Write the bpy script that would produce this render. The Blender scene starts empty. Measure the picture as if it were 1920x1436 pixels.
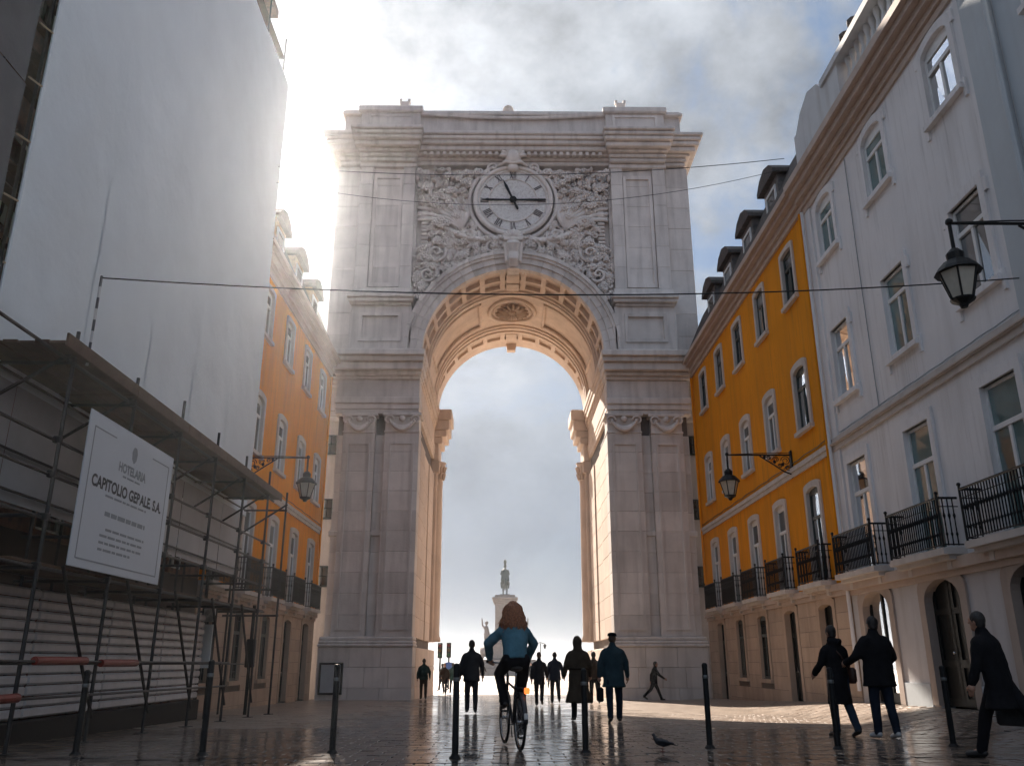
import bpy, bmesh, math, random
from mathutils import Vector, Matrix, Quaternion, noise as mnoise
R = math.radians
rnd = random.Random(7)
S = bpy.context.scene
COL = S.collection

# ---------------------------------------------------------------- camera, sky, sun, exposure
CAM_H = 0.89
cam_d = bpy.data.cameras.new('camera'); cam = bpy.data.objects.new('camera', cam_d); COL.objects.link(cam)
cam_d.sensor_width = 36.0; cam_d.lens = 36.0 * 1580 / 1920; cam_d.clip_start = 0.05; cam_d.clip_end = 20000
PITCH, YAW = R(18.2825), R(0.5853)
cam.location = (0, 0, CAM_H); cam.rotation_euler = (R(90) + PITCH, 0, -YAW)
S.camera = cam
SUN_AZ, SUN_EL = R(13.5), R(31.5)          # azimuth to the left of the street axis (+Y)
SDIR = Vector((-math.sin(SUN_AZ) * math.cos(SUN_EL), math.cos(SUN_AZ) * math.cos(SUN_EL), math.sin(SUN_EL)))

world = bpy.data.worlds.new('World'); S.world = world; world.use_nodes = True
def build_world():
    nt = world.node_tree; N = nt.nodes; L = nt.links; N.clear()
    def n(t, **k):
        x = N.new(t)
        for a, b in k.items(): setattr(x, a, b)
        return x
    def m(op, a, b=None, c=None):
        x = n('ShaderNodeMath', operation=op)
        for i, v in enumerate((a, b, c)):
            if v is None: continue
            if isinstance(v, (int, float)): x.inputs[i].default_value = v
            else: L.new(v, x.inputs[i])
        return x.outputs[0]
    def mix(f, a, b):
        x = n('ShaderNodeMix', data_type='RGBA')
        for s, v in ((0, f), (6, a), (7, b)):
            if isinstance(v, (int, float)): x.inputs[s].default_value = v
            elif isinstance(v, tuple): x.inputs[s].default_value = (*v, 1)
            else: L.new(v, x.inputs[s])
        return x.outputs[2]
    sky = n('ShaderNodeTexSky', sky_type='NISHITA', sun_disc=False, sun_elevation=SUN_EL, sun_rotation=-SUN_AZ,
            air_density=1.2, dust_density=0.8, ozone_density=1.5)
    sk = n('ShaderNodeVectorMath', operation='SCALE'); L.new(sky.outputs[0], sk.inputs[0]); sk.inputs[3].default_value = 0.05
    tc = n('ShaderNodeTexCoord'); d = tc.outputs['Generated']
    sep = n('ShaderNodeSeparateXYZ'); L.new(d, sep.inputs[0])
    zc = m('ADD', m('MAXIMUM', sep.outputs[2], 0.0), 0.22)
    cmb = n('ShaderNodeCombineXYZ')
    L.new(m('DIVIDE', sep.outputs[0], zc), cmb.inputs[0]); L.new(m('DIVIDE', sep.outputs[1], zc), cmb.inputs[1])
    nz = n('ShaderNodeTexNoise'); nz.inputs['Scale'].default_value = 1.25; nz.inputs['Detail'].default_value = 9
    nz.inputs['Roughness'].default_value = 0.61; nz.inputs['Distortion'].default_value = 0.35
    off = n('ShaderNodeVectorMath', operation='ADD'); mpg = n('ShaderNodeMapping'); mpg.inputs['Scale'].default_value = (2.1, 2.1, 2.9); L.new(d, mpg.inputs[0]); L.new(mpg.outputs[0], off.inputs[0]); off.inputs[1].default_value = (1.3, 4.35, 0.6)
    L.new(off.outputs[0], nz.inputs['Vector'])
    nz2 = n('ShaderNodeTexNoise'); nz2.inputs['Scale'].default_value = 2.6; nz2.inputs['Detail'].default_value = 8
    nz2.inputs['Roughness'].default_value = 0.6; L.new(off.outputs[0], nz2.inputs['Vector'])
    mk = n('ShaderNodeMapRange', interpolation_type='SMOOTHSTEP'); L.new(nz.outputs[0], mk.inputs[0])
    mk.inputs[1].default_value = 0.43; mk.inputs[2].default_value = 0.565
    # brightness of the cloud: sun glow, grey bellies, raised on the unseen side to light the facades
    sd = n('ShaderNodeVectorMath', operation='DOT_PRODUCT'); L.new(d, sd.inputs[0]); sd.inputs[1].default_value = SDIR
    ca = m('MAXIMUM', sd.outputs['Value'], 0.0)
    glow = m('ADD', m('MULTIPLY', m('POWER', ca, 10.0), 0.09), m('MULTIPLY', m('POWER', ca, 60.0), 0.22))
    belly = n('ShaderNodeMapRange'); L.new(nz2.outputs[0], belly.inputs[0])
    belly.inputs[1].default_value = 0.3; belly.inputs[2].default_value = 0.72; belly.inputs[3].default_value = 0.52; belly.inputs[4].default_value = 1.46
    thick = m('MULTIPLY', belly.outputs[0], m('ADD', m('MULTIPLY_ADD', sd.outputs['Value'], -0.18, 0.355), glow))
    cl = n('ShaderNodeVectorMath', operation='SCALE'); cl.inputs[0].default_value = (0.93, 0.985, 1.06); L.new(thick, cl.inputs[3])
    # thin veil over the gaps
    gs = n('ShaderNodeVectorMath', operation='SCALE'); gs.inputs[0].default_value = (1.0, 0.96, 0.93); L.new(m('MULTIPLY', glow, 0.45), gs.inputs[3])
    base = n('ShaderNodeVectorMath', operation='ADD'); L.new(gs.outputs[0], base.inputs[1])
    veil = mix(0.6, sk.outputs[0], (0.045, 0.085, 0.155)); L.new(veil, base.inputs[0])
    col = mix(m('MULTIPLY', mk.outputs[0], 0.92), base.outputs[0], cl.outputs[0])
    # low sky dimmed to blue grey
    hz = n('ShaderNodeMapRange', interpolation_type='SMOOTHSTEP'); L.new(sep.outputs[2], hz.inputs[0])
    hz.inputs[1].default_value = 0.0; hz.inputs[2].default_value = 0.56; hz.inputs[3].default_value = 0.88; hz.inputs[4].default_value = 0.0
    col = mix(hz.outputs[0], col, (0.05, 0.075, 0.115))
    bg = n('ShaderNodeBackground'); L.new(col, bg.inputs[0]); bg.inputs[1].default_value = 1.0
    out = n('ShaderNodeOutputWorld'); L.new(bg.outputs[0], out.inputs[0])
build_world()
sun_d = bpy.data.lights.new('sun', 'SUN'); sun_d.energy = 5.0; sun_d.angle = R(0.6); sun_d.color = (1.0, 0.87, 0.74)
sun = bpy.data.objects.new('sun', sun_d); COL.objects.link(sun); sun.location = SDIR * 300
sun.rotation_euler = SDIR.to_track_quat('Z', 'Y').to_euler()
S.view_settings.view_transform = 'Standard'; S.view_settings.look = 'None'
S.view_settings.exposure = 1.42; S.view_settings.gamma = 1.0; S.view_settings.use_curve_mapping = False
S.cycles.use_denoising = True
S.cycles.max_bounces = 7; S.cycles.diffuse_bounces = 4; S.cycles.glossy_bounces = 4; S.cycles.transmission_bounces = 4
S.cycles.volume_bounces = 0; S.cycles.sample_clamp_indirect = 6.0
S.cycles.caustics_reflective = False; S.cycles.caustics_refractive = False

# ---------------------------------------------------------------- materials
MATS = {}
def mat(name, c, rough=0.75, var=0.14, sc=1.3, bump=0.12, bs=28.0, metal=0.0, spec=0.5, c2=None, streak=0.0, rand=0.0,
        rvar=0.0, fine=0.0, emit=None, coat=0.0, bd=0.02, ior=1.5):
    if name in MATS: return MATS[name]
    M = bpy.data.materials.new(name); MATS[name] = M; M.use_nodes = True
    nt = M.node_tree; N = nt.nodes; L = nt.links; b = N['Principled BSDF']
    b.inputs['Roughness'].default_value = rough; b.inputs['Metallic'].default_value = metal
    b.inputs['Specular IOR Level'].default_value = spec; b.inputs['IOR'].default_value = ior; b.inputs['Coat Weight'].default_value = coat
    g = N.new('ShaderNodeNewGeometry')
    nz = N.new('ShaderNodeTexNoise'); nz.inputs['Scale'].default_value = sc; nz.inputs['Detail'].default_value = 8; nz.inputs['Roughness'].default_value = 0.62
    L.new(g.outputs['Position'], nz.inputs['Vector'])
    def mixn(f, a, bb, kind='MIX'):
        x = N.new('ShaderNodeMix'); x.data_type = 'RGBA'; x.blend_type = kind
        for s, v in ((0, f), (6, a), (7, bb)):
            if isinstance(v, (int, float)): x.inputs[s].default_value = v
            elif isinstance(v, tuple): x.inputs[s].default_value = (*v, 1)
            else: L.new(v, x.inputs[s])
        return x.outputs[2]
    def mr(v, a, bb, c_, d_):
        x = N.new('ShaderNodeMapRange'); L.new(v, x.inputs[0])
        for i, q in enumerate((a, bb, c_, d_)): x.inputs[i + 1].default_value = q
        return x.outputs[0]
    lo = tuple(x * (1 - var) for x in c); hi = tuple(min(x * (1 + var), .95) for x in c)
    col = mixn(mr(nz.outputs[0], .3, .7, 0, 1), lo, hi)
    if streak:
        mp = N.new('ShaderNodeMapping'); mp.inputs['Scale'].default_value = (1.6, 1.6, 0.16); L.new(g.outputs['Position'], mp.inputs[0])
        n2 = N.new('ShaderNodeTexNoise'); n2.inputs['Scale'].default_value = 1.9; n2.inputs['Detail'].default_value = 7; L.new(mp.outputs[0], n2.inputs['Vector'])
        col = mixn(mr(n2.outputs[0], .48, .75, 0, streak), col, c2 if c2 else tuple(x * .45 for x in c))
        if fine:
            mq = N.new('ShaderNodeMapping'); mq.inputs['Scale'].default_value = (7.0, 7.0, 0.30); L.new(g.outputs['Position'], mq.inputs[0])
            n4 = N.new('ShaderNodeTexNoise'); n4.inputs['Scale'].default_value = 1.3; n4.inputs['Detail'].default_value = 9; n4.inputs['Roughness'].default_value = .7; L.new(mq.outputs[0], n4.inputs['Vector'])
            n5 = N.new('ShaderNodeTexNoise'); n5.inputs['Scale'].default_value = .5; n5.inputs['Detail'].default_value = 4; L.new(g.outputs['Position'], n5.inputs['Vector'])
            mm = N.new('ShaderNodeMath'); mm.operation = 'MULTIPLY'; L.new(mr(n4.outputs[0], .52, .72, 0, fine), mm.inputs[0]); L.new(mr(n5.outputs[0], .4, .62, 0, 1), mm.inputs[1])
            col = mixn(mm.outputs[0], col, tuple(x * .5 for x in (c2 or c)))
    elif c2:
        n2 = N.new('ShaderNodeTexNoise'); n2.inputs['Scale'].default_value = sc * 3.3; n2.inputs['Detail'].default_value = 6; L.new(g.outputs['Position'], n2.inputs['Vector'])
        col = mixn(mr(n2.outputs[0], .45, .68, 0, 1), col, c2)
    if rand:
        oi = N.new('ShaderNodeObjectInfo'); hv = N.new('ShaderNodeHueSaturation'); L.new(mr(oi.outputs['Random'], 0, 1, 1 - rand, 1 + rand), hv.inputs['Value'])
        L.new(col, hv.inputs['Color']); col = hv.outputs[0]
    L.new(col, b.inputs['Base Color'])
    if rvar:
        n3 = N.new('ShaderNodeTexNoise'); n3.inputs['Scale'].default_value = sc * 1.7; n3.inputs['Detail'].default_value = 5; L.new(g.outputs['Position'], n3.inputs['Vector'])
        L.new(mr(n3.outputs[0], .35, .65, max(rough - rvar, .02), rough + rvar), b.inputs['Roughness'])
    if bump:
        nb = N.new('ShaderNodeTexNoise'); nb.inputs['Scale'].default_value = bs; nb.inputs['Detail'].default_value = 5; L.new(g.outputs['Position'], nb.inputs['Vector'])
        bp = N.new('ShaderNodeBump'); bp.inputs['Strength'].default_value = bump; bp.inputs['Distance'].default_value = bd
        L.new(nb.outputs[0], bp.inputs['Height']); L.new(bp.outputs[0], b.inputs['Normal'])
    if emit:
        b.inputs['Emission Color'].default_value = (*emit[0], 1); b.inputs['Emission Strength'].default_value = emit[1]
    return M

STONE = mat('weathered_limestone', (.70, .645, .605), .8, .13, .8, .35, 14, c2=(.34, .30, .275), streak=.5, rand=.09)
STONE_IN = mat('passage_limestone_warm_lit', (.70, .575, .475), .75, .12, .9, .3, 14, c2=(.46, .34, .26), streak=.4, rand=.06)  # warm copy of the limestone, bounced sunlight put into its colour
RELIEF = mat('carved_limestone', (.76, .70, .66), .8, .14, 1.6, .3, 20, c2=(.42, .37, .34), streak=.4)
MORTAR = mat('dark_mortar', (.17, .15, .14), .9)
OCHRE = mat('ochre_render', (.78, .29, .008), .85, .10, .5, .25, 9, c2=(.50, .20, .02), streak=.55, spec=.2, fine=.6)
WHITE_R = mat('white_render', (.78, .775, .785), .75, .06, .45, .2, 9, c2=(.50, .48, .47), streak=.4, fine=.55)
GREY_R = mat('blue_grey_render', (.50, .55, .585), .75, .07, .45, .2, 9, c2=(.36, .38, .40), streak=.3)
CORAL = mat('coral_paint_and_bounce_stone', (.50, .405, .345), .7, .1, 1.0, .2, 14, c2=(.36, .26, .2), streak=.4)  # coral paint, also tinted with warm light bounced under the cornices
TRIM = mat('pale_stone_trim', (.58, .535, .50), .72, .1, 1.1, .25, 16, c2=(.33, .29, .26), streak=.4)
PLINTH = mat('ground_floor_stone', (.46, .345, .26), .75, .14, 1.0, .3, 16, c2=(.27, .19, .14), streak=.45, rand=.1)
GLASS = mat('window_glass', (.022, .034, .036), .03, .3, 1.0, .008, 1.2, spec=.5, bd=.05, ior=2.8)
GLASS_T = mat('curtained_window_glass', (.09, .17, .17), .04, .25, .8, .008, 1.2, spec=.5, bd=.05, ior=2.3)
GLASS_C = mat('net_curtain_glass', (.20, .21, .205), .05, .3, 1.6, .008, 1.2, spec=.5, bd=.05, ior=2.0)
GLASS_M = mat('bright_mirror_glass', (.80, .82, .84), .04, .05, 1.0, .006, 1.2, metal=1.0, bd=.05)  # chosen panes turned into mirrors to brighten the sky reflection
WOOD_W = mat('white_window_paint', (.75, .76, .76), .5, .05, 3)
WOOD_D = mat('dark_green_paint', (.018, .03, .028), .45, .2, 3)
DOORM = mat('black_green_door', (.010, .012, .012), .5, .2, 3, spec=.15)
IRON = mat('black_iron', (.009, .010, .011), .5, .25, 6, .2, 40, spec=.25)
TILE = mat('old_roof_tile', (.085, .068, .06), .8, .35, 2.2, .8, 6, c2=(.05, .05, .045), bd=.06)
TILE_R = mat('red_roof_tile', (.30, .12, .075), .8, .3, 2.5, .8, 7, bd=.06)
SHEET = mat('white_scaffold_sheet', (.70, .755, .80), .6, .06, .35, .35, 1.3, bd=.12)
NET = mat('grey_debris_net', (.10, .10, .105), .8, .15, 1.5, .3, 12)
SCREEN = mat('pale_plastic_screen', (.40, .40, .42), .5, .12, 1.4, .4, 3, bd=.05)
PLANK = mat('scaffold_plank', (.075, .042, .024), .75, .35, 3.5, .4, 22, rand=.25)
STEEL = mat('dull_scaffold_steel', (.035, .035, .036), .5, .3, 4, .2, 30, metal=.5)
HOARD = mat('white_corrugated_steel', (.50, .50, .52), .4, .12, 2.2, .2, 12, c2=(.33, .32, .32), streak=.4, rand=.06)
REDP = mat('faded_red_plastic', (.21, .032, .02), .5, .25, 5)
BANNER = mat('banner_vinyl', (.55, .60, .66), .45, .04, .8, .2, 2, bd=.05)
INK = mat('dark_print', (.055, .06, .07), .6, .1)
INK2 = mat('grey_print', (.25, .28, .31), .6, .1)
BRICKW = mat('stripped_brown_wall', (.20, .105, .08), .85, .35, 1.6, .6, 8, c2=(.10, .07, .06))
BRONZE = mat('bronze', (.05, .065, .06), .5, .3, 2, .3, 12, metal=.5)
RUBBER = mat('black_rubber', (.012, .012, .012), .6, .2, 8)
CHROME = mat('bare_steel', (.45, .45, .45), .25, .1, 8, metal=1.0)
SKIN = mat('skin', (.40, .22, .15), .5, .08, 20)

# ---------------------------------------------------------------- mesh helpers
class MB:
    def __init__(s): s.v = []; s.f = []
    def add(s, vs, fs):
        o = len(s.v); s.v += [tuple(p) for p in vs]; s.f += [tuple(i + o for i in f) for f in fs]; return s
    def quad(s, a, b, c, d): return s.add((a, b, c, d), ((0, 1, 2, 3),))
    def box(s, x0, x1, y0, y1, z0, z1, c=0.0, M=None):
        if x0 > x1: x0, x1 = x1, x0
        if y0 > y1: y0, y1 = y1, y0
        if z0 > z1: z0, z1 = z1, z0
        lo, hi = (x0, y0, z0), (x1, y1, z1)
        if c <= 0:
            vs = [(x, y, z) for x in (x0, x1) for y in (y0, y1) for z in (z0, z1)]
            fs = [(0, 1, 3, 2), (4, 6, 7, 5), (0, 4, 5, 1), (2, 3, 7, 6), (0, 2, 6, 4), (1, 5, 7, 3)]
        else:
            c = min(c, .45 * min(x1 - x0, y1 - y0, z1 - z0)); vs = []; ix = {}
            for k in range(8):
                sg = (k & 1, k >> 1 & 1, k >> 2 & 1)
                for a in range(3):
                    ix[sg, a] = len(vs)
                    vs.append(tuple((hi[i] if sg[i] else lo[i]) if i == a else (hi[i] - c if sg[i] else lo[i] + c) for i in range(3)))
            fs = []
            for a in range(3):
                b_, d_ = (a + 1) % 3, (a + 2) % 3
                for q in (0, 1):
                    def sg(bb, dd):
                        t = [0, 0, 0]; t[a] = q; t[b_] = bb; t[d_] = dd; return tuple(t)
                    fs.append(tuple(ix[sg(*p), a] for p in ((0, 0), (1, 0), (1, 1), (0, 1))))
                    for w in (0, 1):      # edge along d_, between faces a and b_
                        def eg(dd):
                            t = [0, 0, 0]; t[a] = q; t[b_] = w; t[d_] = dd; return tuple(t)
                        fs.append((ix[eg(0), a], ix[eg(1), a], ix[eg(1), b_], ix[eg(0), b_]))
            for k in range(8):
                sg = (k & 1, k >> 1 & 1, k >> 2 & 1); fs.append(tuple(ix[sg, a] for a in range(3)))
        if M is not None: vs = [M @ Vector(p) for p in vs]
        return s.add(vs, fs)
    def tube(s, pts, r, n=8, cap=True, flat=1.0, up=None, closed=False):
        """tube along a polyline; r number or list; flat squashes the section along `up`"""
        P = [Vector(p) for p in pts]; m = len(P)
        rr = [r] * m if isinstance(r, (int, float)) else list(r)
        vs = []; prev = None
        for i, p in enumerate(P):
            if closed: t = P[(i + 1) % m] - P[i - 1]
            else: t = (P[min(i + 1, m - 1)] - P[max(i - 1, 0)])
            if t.length < 1e-9: t = Vector((0, 0, 1))
            t.normalize()
            if up is not None:
                a = Vector(up) - t * t.dot(Vector(up))
                if a.length < 1e-4: a = t.orthogonal()
            elif prev is None: a = t.orthogonal()
            else:
                a = prev - t * t.dot(prev)
                if a.length < 1e-6: a = t.orthogonal()
            a.normalize(); prev = a; b = t.cross(a)
            q = rr[i]; ra, rb = (q if isinstance(q, tuple) else (q * flat, q))
            for k in range(n):
                g = 2 * math.pi * k / n; vs.append(p + a * (ra * math.cos(g)) + b * (rb * math.sin(g)))
        fs = []
        for i in range(m if closed else m - 1):
            j = (i + 1) % m
            for k in range(n):
                fs.append((i * n + k, i * n + (k + 1) % n, j * n + (k + 1) % n, j * n + k))
        if cap and not closed:
            fs.append(tuple(range(n))[::-1]); fs.append(tuple((m - 1) * n + k for k in range(n)))
        return s.add(vs, fs)
    def limb(s, pts, r, n=12, sub=4):
        """tube with rounded ends, densely sampled, for bodies"""
        P = [Vector(p) for p in pts]; q = []; rr = []
        rad = [x if isinstance(x, tuple) else (x, x) for x in r]
        for i in range(len(P) - 1):
            for k in range(sub):
                t = k / sub; q.append(P[i].lerp(P[i + 1], t)); rr.append(tuple(a + (b - a) * t for a, b in zip(rad[i], rad[i + 1])))
        q.append(P[-1]); rr.append(rad[-1])
        def endcap(p, other, rd):
            d = (p - other).normalized(); o = []
            for k in (1, 2, 3):
                g = k * math.pi / 2 / 3.2; o.append((p + d * (min(rd) * math.sin(g)), tuple(x * math.cos(g) for x in rd)))
            return o
        a = endcap(P[0], P[1], rad[0])[::-1]; b = endcap(P[-1], P[-2], rad[-1])
        q = [x[0] for x in a] + q + [x[0] for x in b]; rr = [x[1] for x in a] + rr + [x[1] for x in b]
        return s.tube(q, rr, n)
    def blob(s, c, r, n=12, m=8, M=None):
        if isinstance(r, (int, float)): r = (r, r, r)
        vs = [(0, 0, -1)] + [(math.cos(2 * math.pi * k / n) * math.sin(math.pi * j / m), math.sin(2 * math.pi * k / n) * math.sin(math.pi * j / m), -math.cos(math.pi * j / m)) for j in range(1, m) for k in range(n)] + [(0, 0, 1)]
        fs = [(0, 1 + (k + 1) % n, 1 + k) for k in range(n)]
        for j in range(m - 2):
            for k in range(n):
                a = 1 + j * n + k; b = 1 + j * n + (k + 1) % n; fs.append((a, b, b + n, a + n))
        e = len(vs) - 1; fs += [(e, 1 + (m - 2) * n + k, 1 + (m - 2) * n + (k + 1) % n) for k in range(n)]
        o = []
        for p in vs:
            w = Vector((p[0] * r[0], p[1] * r[1], p[2] * r[2]))
            if M is not None: w = M @ w
            o.append(w + Vector(c))
        return s.add(o, fs)
    def lathe(s, prof, c=(0, 0, 0), n=16, cap=True):
        vs = [(c[0] + r * math.cos(2 * math.pi * k / n), c[1] + r * math.sin(2 * math.pi * k / n), c[2] + z) for r, z in prof for k in range(n)]
        fs = [(i * n + k, i * n + (k + 1) % n, (i + 1) * n + (k + 1) % n, (i + 1) * n + k) for i in range(len(prof) - 1) for k in range(n)]
        if cap: fs += [tuple(range(n))[::-1], tuple((len(prof) - 1) * n + k for k in range(n))]
        return s.add(vs, fs)
    def prism(s, poly, fn, d0, d1):
        """poly of (u,v) extruded from d0 to d1 through fn(u,v,d)"""
        n = len(poly); vs = [fn(u, v, d0) for u, v in poly] + [fn(u, v, d1) for u, v in poly]
        fs = [tuple(range(n)), tuple(range(2 * n - 1, n - 1, -1))] + [(i, (i + 1) % n, n + (i + 1) % n, n + i) for i in range(n)]
        return s.add(vs, fs)
    def ring(s, inner, outer, fn, d0, d1):
        """open strip between two outlines of equal count, with front, inner and outer faces"""
        n = len(inner); vs = [fn(*p, d1) for p in inner] + [fn(*p, d1) for p in outer] + [fn(*p, d0) for p in inner] + [fn(*p, d0) for p in outer]
        fs = []
        for i in range(n - 1):
            j = i + 1
            fs += [(i, j, n + j, n + i), (2 * n + i, 2 * n + j, j, i), (n + i, n + j, 3 * n + j, 3 * n + i), (2 * n + j, 2 * n + i, 3 * n + i, 3 * n + j)]
        fs += [(0, n, 3 * n, 2 * n), (n - 1, 3 * n - 1, 4 * n - 1, 2 * n - 1)]
        return s.add(vs, fs)
    def step(s, us, vs, dep, fn, rev=0.3, back=None):
        """stepped relief: cell (i,j) stands at depth dep(i,j); None is a hole with reveals to -rev"""
        nu, nv = len(us) - 1, len(vs) - 1
        D = [[dep(i, j) for j in range(nv)] for i in range(nu)]
        for i in range(nu):
            for j in range(nv):
                d = D[i][j]
                if d is not None:
                    s.quad(fn(us[i], vs[j], d), fn(us[i + 1], vs[j], d), fn(us[i + 1], vs[j + 1], d), fn(us[i], vs[j + 1], d))
                for di, dj in ((1, 0), (0, 1)):
                    if i + di >= nu or j + dj >= nv: continue
                    e = D[i + di][j + dj]
                    if e == d: continue
                    a, b = (-rev if d is None else d), (-rev if e is None else e)
                    if a == b: continue
                    if di: s.quad(fn(us[i + 1], vs[j], a), fn(us[i + 1], vs[j + 1], a), fn(us[i + 1], vs[j + 1], b), fn(us[i + 1], vs[j], b))
                    else: s.quad(fn(us[i], vs[j + 1], a), fn(us[i + 1], vs[j + 1], a), fn(us[i + 1], vs[j + 1], b), fn(us[i], vs[j + 1], b))
        return s
    def mesh(s, name, smooth=False):
        me = bpy.data.meshes.new(name); me.from_pydata(s.v, [], s.f); bm = bmesh.new(); bm.from_mesh(me)
        bmesh.ops.remove_doubles(bm, verts=bm.verts, dist=1e-5)
        bmesh.ops.recalc_face_normals(bm, faces=bm.faces); bm.to_mesh(me); bm.free()
        if smooth:
            for p in me.polygons: p.use_smooth = True
        return me

ORG = {}
def link(o, parent, loc):
    COL.objects.link(o); ORG[o.name] = Vector(loc)
    if parent is not None: o.parent = parent; o.location = Vector(loc) - ORG[parent.name]
    else: o.location = loc
    return o
def obj(name, mb, m, parent=None, loc=(0, 0, 0), smooth=False, kind=None):
    me = mb if isinstance(mb, bpy.types.Mesh) else mb.mesh(name, smooth)
    if m is not None and not me.materials: me.materials.append(m)
    o = bpy.data.objects.new(name, me); link(o, parent, loc)
    if kind: o['kind'] = kind
    return o
def tag(o, label, cat, group=None):
    o['label'] = label; o['category'] = cat
    if group: o['group'] = group
    return o
def thing(name, loc, label, cat, group=None):
    o = bpy.data.objects.new(name, None); o.empty_display_size = .3; link(o, None, loc); return tag(o, label, cat, group)
def solid(mb, voxel=.02, smooth=3, name='m'):
    """fuse overlapping closed shells into one continuous skin"""
    me = mb.mesh(name); o = bpy.data.objects.new('tmp', me); COL.objects.link(o)
    r = o.modifiers.new('r', 'REMESH'); r.mode = 'VOXEL'; r.voxel_size = voxel; r.adaptivity = 0
    if smooth:
        q = o.modifiers.new('s', 'SMOOTH'); q.iterations = smooth; q.factor = .5
    dg = bpy.context.evaluated_depsgraph_get(); dg.update(); e = o.evaluated_get(dg)
    out = bpy.data.meshes.new_from_object(e); out.name = name
    bpy.data.objects.remove(o); bpy.data.meshes.remove(me)
    out.materials.clear()
    for p in out.polygons: p.use_smooth = True
    return out

def sm(a, b, x):
    t = min(max((x - a) / (b - a), 0), 1); return t * t * (3 - 2 * t)
def gz(x, y):
    z = -0.0171 * y if y < 52 else -0.889 - 0.001 * (y - 52)
    if 6.4 < x < 9.6 and y < 38.3: z += .30 * sm(6.9, 8.9, x) * (1 - .75 * sm(20, 37, y))
    return z
XR, XL, X0 = 9.0, -8.25, 0.45
def FR(u, v, w): return (XR - w, u, v)
def FL(u, v, w): return (XL + w, u, v)
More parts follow.
